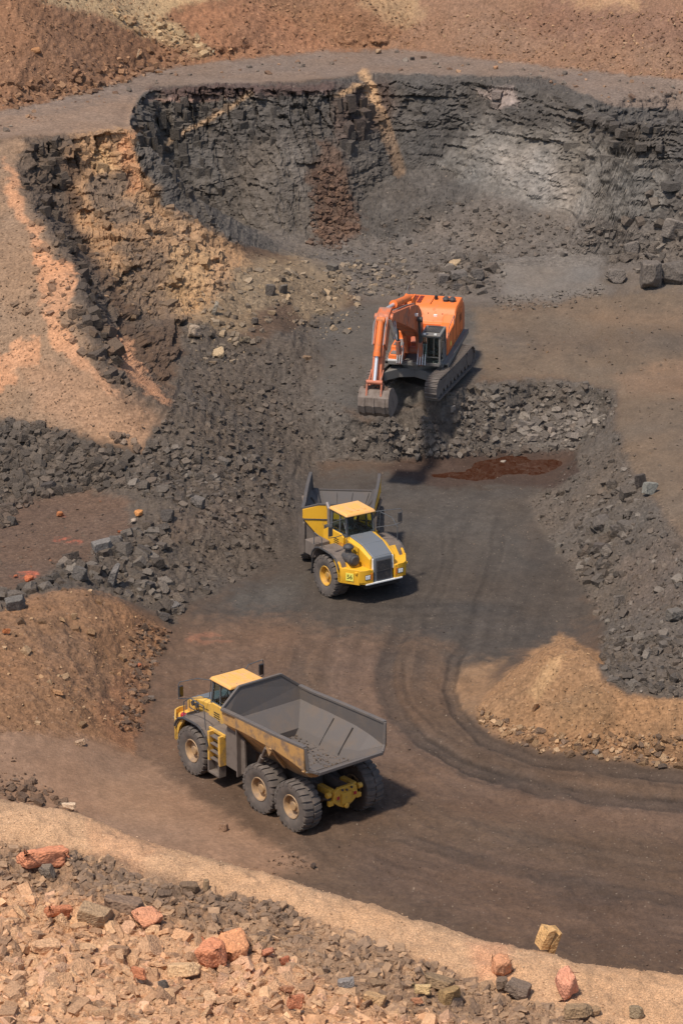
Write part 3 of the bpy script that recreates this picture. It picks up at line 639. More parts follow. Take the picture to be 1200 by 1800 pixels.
scatter(D_, 'lip', 230, LIP, .2, .78, DK + GR + GR, pw=1.4)
scatter(D_, 'lip', 1000, LIP, .06, .24, DK + GR, 'chip')
scatter(D_, 'lip foot', 300, [(260,930),(420,880),(500,930),(480,985),(340,1060),(260,1010)], .08, .45, DK, pw=2.2)
scatter(D_, 'lip foot', 900, [(260,900),(420,860),(520,900),(500,985),(340,1060),(240,1010)], .05, .16, DK, 'chip')
TAL = [(560,440),(640,410),(700,380),(780,350),(860,350),(1000,395),(1100,400),(1240,430),(1240,480),(1050,450),(900,450),(880,520),(760,520),(640,480)]
scatter(D_, 'talus', 800, TAL, .09, .42, GR + DK, pw=2.3)
scatter(D_, 'talus', 2400, TAL, .06, .2, GR + DK, 'chip')
scatter(D_, 'talus heap', 90, [(745,465),(800,445),(850,455),(872,495),(850,520),(770,505)], .3, .85, GR + DK, pw=1.1)
scatter(D_, 'talus heap', 300, [(560,470),(700,450),(740,500),(700,520),(600,520)], .15, .5, PAL + GR, pw=1.8)
scatter(D_, 'talus heap', 300, [(860,520),(960,515),(1060,500),(1060,520),(960,545),(880,545)], .12, .4, GR, 'chip')
scatter(D_, 'corner', 130, [(1060,430),(1140,340),(1240,330),(1240,480),(1130,495),(1070,470)], .2, .9, GR + DK, pw=1.8)
FACE = [(690,735),(740,712),(830,675),(1000,672),(1085,692),(1075,745),(1000,800),(880,800),(760,806),(700,800)]
scatter(D_, 'face', 650, FACE, .10, .5, GR + DK + DK, pw=1.9)
scatter(D_, 'face', 1700, FACE, .05, .18, GR + DK, 'chip')
scatter(D_, 'face pale', 170, [(900,745),(960,725),(1050,715),(1060,740),(1000,790),(920,780)], .15, .6, [(140,130,124), (120,112,108), (156,146,138)], pw=1.5)
scatter(D_, 'face', 560, [(640,745),(760,712),(860,690),(860,800),(700,808),(600,800)], .07, .36, GR + DK, pw=2.1)
scatter(D_, 'face', 520, FACE, .08, .42, [(138,128,120), (120,111,104), (150,140,132)], pw=2.2)
scatter(D_, 'face', 400, [(560,700),(700,740),(700,810),(560,815)], .05, .25, DK, 'chip')
BANK = [(1085,770),(1110,830),(1155,890),(1240,1000),(1240,1230),(1110,1215),(1060,1160),(1060,1095),(975,962),(925,885),(1000,820)]
scatter(D_, 'bank', 700, BANK, .08, .42, DK + GR, pw=2.4)
scatter(D_, 'bank', 2600, BANK, .05, .2, DK + GR, 'chip')
scatter(D_, 'bank cluster', 42, [(1040,870),(1080,840),(1120,850),(1110,930),(1060,985),(1020,975)], .22, .85, DK + GR, pw=1.5)
scatter(D_, 'bank cluster', 50, [(1020,950),(1060,960),(1090,1020),(1060,1050),(1020,1010)], .25, .7, DK + GR, pw=1.3)
scatter(D_, 'bank foot', 300, [(1050,1120),(1110,1110),(1240,1130),(1240,1232),(1110,1220),(1060,1180)], .12, .55, DK + GR, pw=1.9)
scatter(D_, 'column', 420, [(548,300),(600,290),(635,400),(600,440),(545,430)], .12, .42, [(110,82,68), (98,74,64), (124,94,76)], pw=1.6)
scatter(D_, 'ribs', 200, [(40,260),(60,370),(110,430),(150,560),(240,690),(210,690),(120,600),(70,560),(10,560),(60,480)], .1, .5, [(100,86,76), (120,98,80), (134,108,86)], pw=2)
scatter(D_, 'ribs', 240, [(130,330),(260,400),(400,440),(400,500),(340,560),(200,560),(150,440)], .08, .42, [(150,122,94), (172,136,102), (110,96,86), (124,106,90)], pw=1.8)
scatter(B_, 'scree', 3300, [(-80,-60),(250,-60),(300,20),(380,100),(280,125),(170,165),(60,185),(-80,200)], .12, .42, ORB, 'flake', pw=1.7)
scatter(B_, 'scree', 1900, [(330,60),(400,20),(480,-20),(700,-20),(760,60),(740,84),(600,86),(480,98),(380,106)], .12, .45, ORB + [(190,146,104)], 'flake', pw=1.7)
scatter(B_, 'scree foot', 240, [(-60,150),(60,140),(200,105),(330,60),(380,100),(280,125),(160,165),(-60,205)], .25, .6, ORB, pw=1.6)
scatter(B_, 'scree gully', 240, [(180,10),(300,30),(380,95),(340,108),(240,60)], .12, .6, [(206,176,134), (180,146,108), (160,116,80)], pw=2.2)
scatter(B_, 'scree right', 2600, [(740,20),(1260,20),(1260,150),(1000,122),(800,96)], .06, .34, ORB + OCH + [(150,116,96)], 'chip', pw=2.2)
scatter(B_, 'bench', 300, [(-60,200),(280,125),(700,88),(1000,124),(1260,150),(1260,190),(1080,180),(900,128),(640,124),(300,145),(0,240)], .06, .45, ORB + GR, pw=3)
scatter(B_, 'left slope', 3200, [(-80,260),(40,300),(120,470),(150,560),(250,700),(250,780),(-80,730)], .05, .22, [(166,130,102), (140,108,84), (112,92,78)], 'chip', pw=2.3)
MND = [(-80,1080),(60,1050),(130,1035),(200,1050),(290,1110),(262,1180),(243,1250),(242,1330),(180,1305),(-80,1290)]
scatter(B_, 'left mound', 2300, MND, .04, .16, OCH + [(120,90,64)], 'chip', pw=2.2)
scatter(B_, 'left mound', 70, MND, .12, .4, OCH, pw=2.2)
scatter(B_, 'left mound foot', 550, [(240,1090),(300,1110),(270,1190),(250,1260),(265,1340),(190,1320),(215,1240),(230,1170)], .08, .32, ORB + DK, pw=2)
scatter(B_, 'apron', 2600, [(-80,1290),(180,1305),(262,1340),(340,1400),(460,1480),(540,1540),(-80,1500)], .04, .22, [(150,116,92), (120,94,78), (100,82,70)], 'chip', pw=2.6)
scatter(B_, 'apron', 200, [(-60,1370),(60,1370),(200,1420),(160,1440),(-60,1420)], .1, .4, [(110,92,80), (130,104,86)], pw=2)
scatter(B_, 'road edge', 500, [(262,1330),(300,1360),(420,1450),(560,1530),(540,1545),(400,1480),(280,1380)], .05, .24, [(140,112,92), (110,90,76)], 'chip', pw=2.4)
MR = [(905,1172),(985,1114),(1050,1150),(1062,1195),(1100,1222),(1240,1232),(1240,1350),(1060,1330),(960,1315),(868,1290),(836,1250)]
scatter(B_, 'right mound', 2000, MR, .04, .15, OCH, 'chip', pw=2.2)
scatter(B_, 'right mound foot', 620, [(836,1240),(880,1255),(960,1285),(1060,1290),(1240,1300),(1240,1358),(1060,1336),(940,1320),(850,1285)], .07, .34, OCH + [(120,104,94)], pw=2)
scatter(B_, 'floor', 3200, [(330,1060),(530,960),(560,820),(1000,830),(1060,1100),(1000,1400),(1240,1450),(1240,1740),(600,1560),(300,1380)], .03, .13, [(130,112,100), (90,78,72), (160,140,122), (76,66,60)], 'chip', pw=2.8)
scatter(B_, 'shelf', 240, [(-60,890),(230,880),(220,930),(90,1000),(-60,1040)], .04, .3, DK + [(150,100,72)], 'chip', pw=2.6)
scatter(B_, 'ramp', 900, [(860,545),(1240,520),(1240,980),(1110,830),(1090,690),(860,660)], .04, .26, DK + OCH[3:4], 'chip', pw=3)
# foreground
FGT = [(-80,1530),(60,1560),(250,1600),(330,1640),(480,1680),(620,1740),(760,1790),(900,1840),(1240,1900),(1240,1960),(-80,1960)]
FGG = [(-80,1478),(0,1482),(140,1500),(260,1545),(380,1570),(480,1590),(560,1620),(640,1645),(740,1685),(850,1735),(960,1770),(1080,1800),(1240,1850),(1240,1980),(900,1880),(700,1790),(560,1740),(420,1680),(250,1620),(60,1570),(-80,1540)]
nearmask = None
scatter(T_, 'tan bed', 2900, FGT, .10, .60, TAN, 'slab', pw=1.25, tilt=.42, region='near', bright=.2)
scatter(T_, 'tan bed', 420, FGT, .32, .78, TAN, 'slab', pw=1.3, tilt=.22, region='near', bright=.15, sink=.45)
scatter(T_, 'grey bed', 130, FGG, .26, .6, GBR, 'slab', pw=1.3, tilt=.25, region='near', sink=.45)
scatter(T_, 'tan bed', 5200, FGT, .05, .17, TAN, 'flake', pw=1.4, tilt=.5, region='near')
scatter(T_, 'grey bed', 2500, FGG, .08, .42, GBR, 'slab', pw=1.4, tilt=.4, region='near')
scatter(T_, 'grey bed', 3600, FGG, .04, .15, GBR, 'flake', pw=1.4, tilt=.5, region='near')
scatter(T_, 'dark band', 620, [(120,1500),(260,1545),(380,1570),(480,1590),(540,1615),(500,1625),(300,1590),(130,1550)], .08, .3, [(122,104,92), (108,94,84), (140,118,100)], pw=1.4, region='near')
scatter(T_, 'berm', 9000, [(-80,1380),(60,1425),(250,1470),(520,1545),(800,1640),(1200,1712),(1260,1730),(1260,1860),(1000,1790),(760,1690),(520,1600),(260,1550),(0,1490),(-80,1470)], .018, .085, [(230,190,150), (196,154,118), (244,214,180), (156,124,98), (210,160,118)], 'chip', pw=2.6, region='near')

# individually placed rocks: photo position, size in photo pixels (across, up), colour, shape, label
def rock_mat():
    m = M_ROCK.copy(); m.name = 'loose_rock'; n = m.node_tree
    a = [q for q in n.nodes if q.type == 'ATTRIBUTE'][0]; oi = n.nodes.new('ShaderNodeObjectInfo')
    for l in list(a.outputs['Color'].links): n.links.new(oi.outputs['Color'], l.to_socket)
    return m
M_LOOSE = rock_mat()
for q in M_LOOSE.node_tree.nodes:
    if q.type == 'MAP_RANGE' and q.inputs['To Min'].default_value < .85: q.inputs['To Min'].default_value = .62; q.inputs['To Max'].default_value = 1.36
    if q.type == 'BUMP': q.inputs['Distance'].default_value = .035
def fine_rock(V, F, name, amp=.02):
    me = mesh_from(name, V, F, None, M_LOOSE); return me
MESHES = {}
for kk, lst in SHAPES.items():
    MESHES[kk] = [fine_rock(V, F, kk + '_rock') for V, F in lst]
def rich_rock(seed, dims, rounded=False):
    """larger rock: chipped block with softened edges and an uneven face"""
    V, F = cut_rock(seed, 9, dims, False, (.45, .85))
    bm = bmesh.new(); vs = [bm.verts.new(v) for v in V]
    for f in F: bm.faces.new([vs[i] for i in f])
    bmesh.ops.dissolve_limit(bm, angle_limit=.05, verts=bm.verts, edges=bm.edges)
    bmesh.ops.bevel(bm, geom=bm.edges[:], offset=.05 if rounded else .022, segments=2 if rounded else 1, affect='EDGES', profile=.5)
    bmesh.ops.triangulate(bm, faces=bm.faces)
    bmesh.ops.subdivide_edges(bm, edges=[e for e in bm.edges if e.calc_length() > .25], cuts=2, use_grid_fill=True)
    bmesh.ops.triangulate(bm, faces=bm.faces)
    bm.verts.index_update()
    A = np.array([v.co[:] for v in bm.verts]); q = fbm(A[:, 0] * 4, A[:, 1] * 4, A[:, 2] * 4, 3, seed)
    nn = A / (np.linalg.norm(A, axis=1, keepdims=True) + 1e-6)
    q2 = fbm(A[:, 0] * 1.6 + 5, A[:, 1] * 1.6, A[:, 2] * 1.6, 2, seed + 3); A = A * (1 + .30 * q2[:, None] * (1 if rounded else .6)) + nn * (q * (.10 if rounded else .05))[:, None]
    Fq = np.array([[v.index for v in f.verts] for f in bm.faces]); bm.free()
    return mesh_from('rock_rich', A, Fq, None, M_LOOSE, rounded)
RICH = [rich_rock(500 + i, (1, .8, .7)) for i in range(6)] 
RICHR = [rich_rock(600 + i, (1, .75, .6), True) for i in range(6)]
RICHS = [rich_rock(700 + i, (1, .6, .32)) for i in range(5)]
vis_p = project(P3f); VX, VY, VD = vis_p
bins = {}
bx_, by_ = (VX / 6).astype(int), (VY / 6).astype(int)
key = bx_ * 10000 + by_; order = np.argsort(key); keys = key[order]
def spot(px, py, near=False):
    best = None
    for r_ in (0, 1, 2, 3):
        for i in range(-r_, r_ + 1):
            for j in range(-r_, r_ + 1):
                kk = (int(px / 6) + i) * 10000 + int(py / 6) + j
                a, b = np.searchsorted(keys, kk), np.searchsorted(keys, kk + 1)
                for q in order[a:b]:
                    sc0 = (VX[q] - px) ** 2 + (VY[q] - py) ** 2 + VD[q] * 4
                    if best is None or sc0 < best[0]: best = (sc0, q)
        if best: return best[1]
    return best[1]
NAMED = [
 (1140,484,62,56,(112,104,98),'b','boulder','big square-faced grey boulder at the right edge, leftmost of the two largest below the cliff'),
 (1186,478,46,50,(104,97,92),'b','boulder','big grey boulder with a dark side, cut by the right edge beside the square-faced boulder'),
 (1083,484,40,28,(120,112,106),'b','boulder','medium grey boulder lying just left of the big square-faced boulder'),
 (1150,452,46,26,(116,108,102),'r','boulder','low rounded grey boulder resting behind the big square-faced boulder'),
 (1110,438,34,30,(122,114,108),'b','boulder','pale grey boulder above and left of the big square-faced boulder'),
 (1182,402,46,36,(124,116,110),'b','boulder','pale flat-faced block leaning on the talus near the right edge'),
 (799,463,26,18,(176,152,120),'r','rock','pale tan rounded rock topping the grey heap behind the orange excavator'),
 (809,484,30,24,(108,102,98),'b','rock','grey block in the middle of the heap behind the excavator'),
 (838,482,28,22,(100,94,90),'b','rock','dark grey block at the right of the heap behind the excavator'),
 (780,490,24,20,(116,108,104),'b','rock','grey block low on the left of the heap behind the excavator'),
 (803,502,24,18,(96,90,87),'s','rock','dark slanted block at the foot of the heap behind the excavator'),
 (341,582,28,32,(182,162,142),'r','boulder','large pale whitish boulder standing on the rubble slope left of the excavator'),
 (384,622,28,16,(188,164,130),'r','rock','flat cream rounded rock below the large pale boulder'),
 (372,636,18,14,(136,118,98),'s','rock','brown slab just below the flat cream rock'),
 (429,598,22,18,(150,134,112),'r','rock','tan rock right of the large pale boulder on the rubble slope'),
 (377,543,14,26,(146,138,126),'s','rock','upright narrow grey slab above the large pale boulder'),
 (475,509,22,24,(112,104,98),'b','boulder','dark rounded boulder on top of the pale rubble ridge'),
 (496,508,16,18,(116,108,101),'b','rock','smaller dark rock touching the dark boulder on the rubble ridge'),
 (449,566,18,14,(104,96,90),'b','rock','dark block halfway down the pale rubble ridge'),
 (612,579,18,14,(196,156,112),'r','rock','tan rounded rock on grey ground left of the excavator boom'),
 (539,628,16,10,(150,124,98),'s','rock','small tan slab on dark ground left of the excavator bucket'),
 (584,470,20,14,(116,110,104),'b','rock','grey block at the right end of the pale rubble ridge'),
 (1141,859,30,24,(140,140,134),'b','boulder','shiny pale grey-green block lying on top of the right bank'),
 (1124,845,20,28,(92,84,80),'b','boulder','dark block touching the shiny pale block on the right bank'),
 (1060,920,40,30,(104,97,92),'r','boulder','largest rounded grey boulder in the middle of the right bank cluster'),
 (1088,928,26,20,(98,91,86),'b','boulder','flat dark boulder right of the largest boulder on the right bank'),
 (1028,958,24,16,(110,102,96),'r','boulder','low rounded boulder below the right bank cluster'),
 (1052,964,22,18,(100,92,88),'b','rock','angular rock right of the low rounded boulder on the right bank'),
 (1034,986,14,12,(142,134,126),'b','rock','pale angular rock lowest in the right bank cluster'),
 (1086,1054,20,20,(116,108,102),'b','boulder','grey boulder near the foot of the right bank, above the ochre mound'),
 (1066,1092,12,10,(142,134,124),'r','rock','small pale rounded stone on the floor at the foot of the right bank'),
 (1186,1080,28,26,(112,106,100),'b','boulder','grey boulder at the right edge above the ochre mound'),
 (935,769,28,12,(142,132,124),'s','boulder','long pale tilted slab on the rubble face above the pond'),
 (970,757,14,14,(158,146,136),'b','rock','pale block right of the long slab above the pond'),
 (732,801,18,20,(104,98,94),'r','boulder','rounded grey boulder at the pond edge below the bucket'),
 (792,717,10,12,(158,150,144),'b','rock','bright small block on the rubble just right of the excavator tracks'),
 (883,667+145,12,7,(170,158,146),'r','rock','small pale rock at the rear edge of the pond'),
 (350,884,24,22,(112,106,102),'b','boulder','square grey block standing at the front of the dark rubble, right of the white lump'),
 (295,905,26,26,(88,82,79),'b','boulder','dark rounded block between the white lump and the square grey block'),
 (88,856,26,20,(84,78,75),'b','boulder','dark block at the front edge of the left rubble heap'),
 (23,916,20,18,(92,86,82),'b','boulder','lone dark block on the brown shelf at the left edge'),
 (106,904,14,12,(206,128,74),'r','rock','small bright orange round rock alone on the brown shelf'),
 (243,902,18,13,(214,146,80),'r','rock','yellow-orange rock touching the white lump'),
 (235,916,22,17,(206,186,168),'r','rock','white lumpy rock under the yellow-orange rock on the shelf edge'),
 (211,934,10,7,(200,110,66),'r','rock','tiny orange rock just below the white lump'),
 (184,960,38,26,(124,120,118),'b','boulder','pale blue-grey block topping the stone lip of the shelf'),
 (206,952,30,24,(108,102,99),'b','boulder','grey block just right of the pale blue-grey block on the lip'),
 (200,1012,26,40,(112,108,106),'s','boulder','long slab leaning upright in the stone lip above the left mound'),
 (258,1027,30,16,(92,86,83),'s','boulder','dark long slab lying right of the leaning slab'),
 (300,1065,34,22,(110,106,104),'s','boulder','flat pale grey slab at the lowest end of the stone lip beside the road'),
 (290,1084,20,16,(92,86,83),'b','rock','dark block at the very end of the stone lip beside the road'),
 (28,1060,36,28,(108,104,101),'b','boulder','broad grey boulder behind the left mound near the left edge'),
 (143,1008,32,26,(104,99,96),'b','boulder','grey boulder in the middle of the stone lip'),
 (55,1028,18,12,(84,79,76),'b','rock','dark rock beside the orange lumps on the shelf'),
 (50,1015,20,14,(206,112,68),'r','rock','larger of the two orange lumps at the front of the shelf'),
 (28,1012,16,10,(204,116,74),'r','rock','smaller flat orange lump at the front of the shelf'),
 (14,1108,16,16,(214,130,74),'r','rock','orange rock lying on the left ochre mound at the left edge'),
 (101,1218,30,22,(196,148,104),'r','rock','pale tan lump on the ridge of the left ochre mound'),
 (131,1083,14,12,(186,150,112),'b','rock','pale stone near the top of the left ochre mound'),
 (245,1170,9,9,(206,120,80),'r','rock','small orange stone at the foot of the left mound'),
 (140,1304,20,10,(190,158,128),'s','rock','pale flat stone at the lower foot of the left mound'),
 (267,1226,12,10,(128,114,104),'b','rock','lone grey stone on the road beside the left mound'),
 (362,965+69,12,8,(112,104,98),'b','rock','small grey stone alone near the end of the stone lip'),
 (392,1455,16,14,(168,134,108),'b','rock','tan stone at the road edge in front of the grey dump truck'),
 (550,1523,12,10,(104,88,80),'r','rock','round dark stone at the crest of the sandy berm'),
 (887+50,1303-60,14,18,(190,150,110),'b','rock','tan block on the face of the right ochre mound'),
 (1047,1322,16,10,(142,134,128),'r','rock','grey stone in the row of stones at the foot of the right mound'),
 (65,91,18,10,(176,126,82),'b','rock','pale brown stone high on the orange scree'),
 (373,90,12,8,(206,190,158),'r','rock','whitish stone at the bottom of the pale gully, on the scree'),
 (281,125,18,12,(176,130,92),'r','rock','brown rounded stone at the scree foot by the bench road'),
 (664,90,16,12,(180,150,120),'r','rock','tan rounded stone at the edge of the bench road, centre top'),
 (725,103,8,7,(96,90,88),'b','rock','small dark stone on the bench road'),
 (870,119,10,7,(186,140,104),'r','rock','orange-tan stone on the bench road above the cliff'),
 (243,96,8,20,(206,176,142),'s','rock','thin pale upright slab on the orange scree'),
 (122,1414,34,20,(236,206,174),'r','rock','pale white lump standing on the crest of the sandy berm at the left'),
]
NEARN = [
 (78,1516,104,40,(226,146,104),'r','boulder','long orange boulder lying on the grey stones at the left, largest orange rock'),
 (214,1592,84,38,(142,116,96),'s','boulder','large flat grey-brown slab in front of the dark stone band'),
 (330,1560,42,22,(134,110,88),'s','boulder','brown slab at the right end of the dark stone band, against the sand'),
 (290,1573,34,18,(120,100,84),'s','rock','dark brown slab just left of the brown slab against the sand'),
 (361,1558,16,26,(176,146,112),'b','rock','small upright tan slab right of the brown slab against the sand'),
 (84,1536,24,26,(138,124,110),'b','rock','grey block leaning on the right front of the long orange boulder'),
 (105,1608,56,26,(218,138,94),'r','boulder','orange rock left of the cracked brown boulder'),
 (168,1614,58,34,(170,140,108),'b','boulder','cracked brown boulder right of the small orange rock'),
 (262,1618,74,26,(222,152,112),'r','boulder','flat salmon boulder between the large grey-brown slab and the orange pair'),
 (368,1688,56,48,(220,142,100),'r','boulder','left rock of the orange pair, darker and knobbly'),
 (410,1674,76,40,(226,156,106),'r','boulder','right rock of the orange pair, large and pale orange'),
 (468,1678,52,24,(220,142,104),'r','boulder','flat salmon rock right of the orange pair'),
 (498,1692,24,20,(222,134,94),'r','rock','small orange rock at the end of the salmon row'),
 (243,1716,42,42,(222,142,98),'r','boulder','round orange lump in the tan stones, lower left'),
 (288,1733,20,22,(110,100,94),'b','rock','dark triangular grey stone in the tan stones near the round orange lump'),
 (320,1708,56,26,(222,182,136),'s','boulder','long cream slab left of the orange pair'),
 (80,1666,60,28,(214,168,126),'s','boulder','long tan slab in the tan stones near the left edge'),
 (140,1468+160,40,24,(206,162,120),'s','rock','tan slab below the orange rock at the left'),
 (520,1765,34,34,(224,144,102),'r','boulder','orange rock in the tan stones below the salmon row'),
 (505,1742,38,22,(222,158,116),'r','rock','pale orange rock just above the orange rock of the lower middle'),
 (995,1736,56,54,(226,154,122),'r','boulder','upright salmon-red rock on the sand, right of the split block'),
 (880,1704,42,34,(222,156,112),'r','boulder','pale peach rock on the sand left of the salmon-red rock'),
 (880,1735,34,24,(134,112,94),'b','rock','grey-brown block right below the pale peach rock'),
 (912,1745,44,30,(126,108,94),'b','boulder','dark grey block between the peach rock and the salmon-red rock'),
 (744,1744,40,22,(226,192,136),'r','rock','cream yellow rounded rock in the grey-brown stones'),
 (732,1762,28,22,(222,154,112),'r','rock','peach round rock just below the cream yellow rock'),
 (770,1724,66,32,(150,124,94),'s','boulder','broad brown slab behind the cream yellow rock'),
 (788,1750,42,26,(166,134,88),'b','boulder','yellow-brown block right of the cream yellow rock'),
 (655,1755,44,28,(190,152,108),'s','boulder','tan slab left of the peach round rock'),
 (662,1726,28,22,(150,122,94),'s','rock','brown round slab above the tan slab'),
 (1012,1778,50,26,(160,132,100),'s','boulder','brown slab leaning below the salmon-red rock'),
 (1040,1775,34,22,(170,138,104),'s','rock','tan slab right of the leaning brown slab'),
 (1120,1780,30,22,(160,140,112),'b','rock','greyish block near the bottom right corner'),
 (605,1728,32,16,(150,142,138),'s','rock','pale blue-grey slab left of the tan slab at the bottom'),
]
RG = 0
def place_named(lst, off):
    for i, (px, py, wpx, hpx, c, sh, nm, lab) in enumerate(lst):
        q = spot(px, py + hpx * .42); p = P3f[q]; dep = VD[q]; s_ = FPX / dep
        wid = wpx / s_; hei = max(hpx / s_ * 1.05, wid * .3)
        if py > 1450: hei *= 1.45 if sh == 'r' else 1.1
        pool = {'b': RICH, 'r': RICHR, 's': RICHS}[sh]
        me = pool[(i * 7 + off) % len(pool)]
        vv = np.zeros(len(me.vertices) * 3); me.vertices.foreach_get('co', vv); vv = vv.reshape(-1, 3); ext = vv.max(0) - vv.min(0)
        o = link(nm, me); r_ = random.Random(i + off)
        tallslab = sh == 's' and hpx > wpx
        dpt = (wid * .8 if sh != 's' else wid * .6)
        if sh == 's' and not tallslab: hei = min(hei, wid * .5)
        if tallslab: o.scale = (hei / ext[0], wid / ext[1], wid * .55 / ext[2]); o.rotation_euler = (r_.uniform(-.2, .2), -1.25, r_.uniform(-.3, .3)); 
        else: o.scale = (wid / ext[0], dpt / ext[1], hei / ext[2]); o.rotation_euler = (r_.uniform(-.25, .25), r_.uniform(-.25, .25), r_.uniform(-.6, .6))
        o.location = (p[0], p[1] + dpt * .2, p[2] + hei * .36)
        c_ = lin(c) / KLIGHT; g_ = c_.mean(); o.color = (*((c_ * .88 + g_ * .12) * np.array([1.03, .98, .90]) * 1.10), 1); o['label'] = lab; o['category'] = nm
place_named(NAMED, 3); place_named(NEARN, 17)

# the split yellowish block on the berm: two halves with a crack between
q = spot(958, 1672); p = P3f[q]
sb = bpy.data.objects.new('split_block', None); COL.objects.link(sb); sb.location = (p[0], p[1] + .15, p[2] + .02); sb.rotation_euler = (.12, .32, .45)
sb['label'] = 'square yellow-brown split block standing upright on the sand at the crest, right foreground'; sb['category'] = 'stone block'
for sx, wd2 in ((-1, .26), (1, .22)):
    V, F = cut_rock(900 + sx, 2, (1, 1, 1)); V = V * [wd2, .42, .66] + [sx * .5 * wd2 + sx * .008, 0, .30 - .02 * sx]
    o = link('block_half', mesh_from('block_half', V, F, None, M_LOOSE), sb); o.color = (*lin((206, 162, 108)) * (.95 if sx < 0 else .78), 1)

# piles: the largest stones become objects, the rest one mesh per kind
PILE_TXT = {
 'heap': ('dark angular rock in the big rubble heap at the left edge', 'dark rocks of the left rubble heap'),
 'slope': ('dark grey rock in the loose rubble covering the slope left of the yellow truck', 'dark rocks on the middle slope'),
 'pale rubble': ('mixed pale and grey stone on the rubble ridge left of the excavator', 'stones of the pale rubble ridge'),
 'hollow': ('small dark stone in the hollow left of the excavator bucket', 'stones in the hollow by the bucket'),
 'lip': ('grey block in the stone lip between the brown shelf and the left mound', 'blocks of the stone lip'),
 'lip foot': ('dark stone on the slope between the stone lip and the yellow truck', 'stones below the stone lip'),
 'talus': ('grey stone on the talus at the foot of the dark cliff', 'stones of the cliff talus'),
 'talus heap': ('grey block in the low heaps on the bench behind the excavator', 'blocks of the low heaps'),
 'corner': ('grey block in the pile at the right edge under the cliff', 'blocks of the right corner pile'),
 'face': ('grey stone on the rubble face between excavator bench and pond', 'stones of the rubble face'),
 'face pale': ('pale broken stone in the bright patch right above the pond', 'pale stones above the pond'),
 'bank': ('grey stone on the right rubble bank', 'stones of the right bank'),
 'bank cluster': ('large grey rock in the boulder cluster on the right bank', 'rocks of the right bank cluster'),
 'bank foot': ('dark grey rock in the rubble behind the right ochre mound', 'rocks behind the right mound'),
 'column': ('reddish brown stone in the brown chute down the middle of the cliff', 'stones of the brown chute'),
 'ribs': ('brown or grey broken rock on the tan outcrop at the left', 'rocks on the tan outcrop'),
 'tan bed': ('flat tan stone in the bed of loose stones at the bottom', 'flat tan stones in the foreground'),
 'grey bed': ('flat grey-brown stone in the band of stones below the sandy berm', 'grey-brown stones in the foreground'),
 'dark band': ('dark angular stone in the dark stone band at the lower left', 'dark stones of the foreground band'),
 'scree': ('orange-brown stone on the scree above the bench road', 'stones of the upper scree'),
 'scree foot': ('brown stone at the foot of the upper scree beside the bench road', 'stones at the scree foot'),
 'scree gully': ('pale stone in the light gully running down the upper scree', 'stones in the pale gully'),
 'left mound foot': ('brown stone along the foot of the left ochre mound', 'stones at the left mound foot'),
 'left mound': ('small stone lying on the left ochre mound', 'stones on the left mound'),
 'right mound foot': ('tan stone in the row along the foot of the right ochre mound', 'stones at the right mound foot'),
 'bench': ('stone lying loose on the bench road above the cliff', 'stones on the bench road'),
 'apron': ('brown stone on the dirt apron behind the sandy berm at the left', 'stones on the dirt apron'),
 'shelf': ('small stone lying on the brown shelf at the left', 'stones on the brown shelf'),
}
SOLO = []
for kind, stuffname, cap in ((D_, 'rock_rubble', 290), (T_, 'foreground_stones', 290), (B_, 'gravel', 200)):
    items = []
    for gi, g in enumerate(ROCKS):
        if g['kind'] != kind: continue
        vpx, vpy, _d = project(g['p']); g['solo'] = np.zeros(len(g['s']), bool)
        if g['shape'] in ('chip', 'flake') and kind != B_: continue
        if g['pile'] not in PILE_TXT: continue
        vis = (vpx > 0) & (vpx < 1200) & (vpy > 0) & (vpy < 1800)
        for i in np.nonzero(vis & (g['px'] > 7))[0]: items.append((g['px'][i], gi, i))
    items.sort(reverse=True)
    for _s, gi, i in items[:cap]:
        g = ROCKS[gi]; g['solo'][i] = True
        o = link({D_: 'rubble_rock', T_: 'flat_stone', B_: 'brown_stone'}[kind], MESHES[g['shape']][g['sh'][i]])
        M4 = Matrix([[*(g['M'][i][r_] * g['sc'][i]), g['p'][i][r_]] for r_ in range(3)] + [[0, 0, 0, 1]])
        o.matrix_world = M4; o.color = (*g['c'][i], 1)
        o['label'], o['group'] = PILE_TXT[g['pile']]; o['category'] = {D_: 'rubble rock', T_: 'flat stone', B_: 'brown stone'}[kind]
        qx, qy, _q = project(g['p'][i][None]); SOLO.append((float(qx[0]), float(qy[0]), float(g['px'][i]), o))
    VV, FF, CC, n = [], [], [], 0
    for g in ROCKS:
        if g['kind'] != kind: continue
        for si, (V, F) in enumerate(SHAPES[g['shape']]):
            m = (g['sh'] == si) & ~g['solo']
            if not m.any(): continue
            A = V[None] * g['sc'][m][:, None, :]; A = np.einsum('nij,nkj->nki', g['M'][m], A) + g['p'][m][:, None, :]
            k = len(A); VV.append(A.reshape(-1, 3)); FF.append((F[None] + (np.arange(k) * len(V))[:, None, None]).reshape(-1, 3) + n)
            CC.append(np.repeat(g['c'][m], len(V), 0)); n += k * len(V)
    link(stuffname, mesh_from(stuffname, np.concatenate(VV), np.concatenate(FF), np.clip(np.concatenate(CC), 0, 1), M_ROCK), kind='stuff')
    print(stuffname, 'tris', sum(len(f) for f in FF), 'solo', min(cap, len(items)))

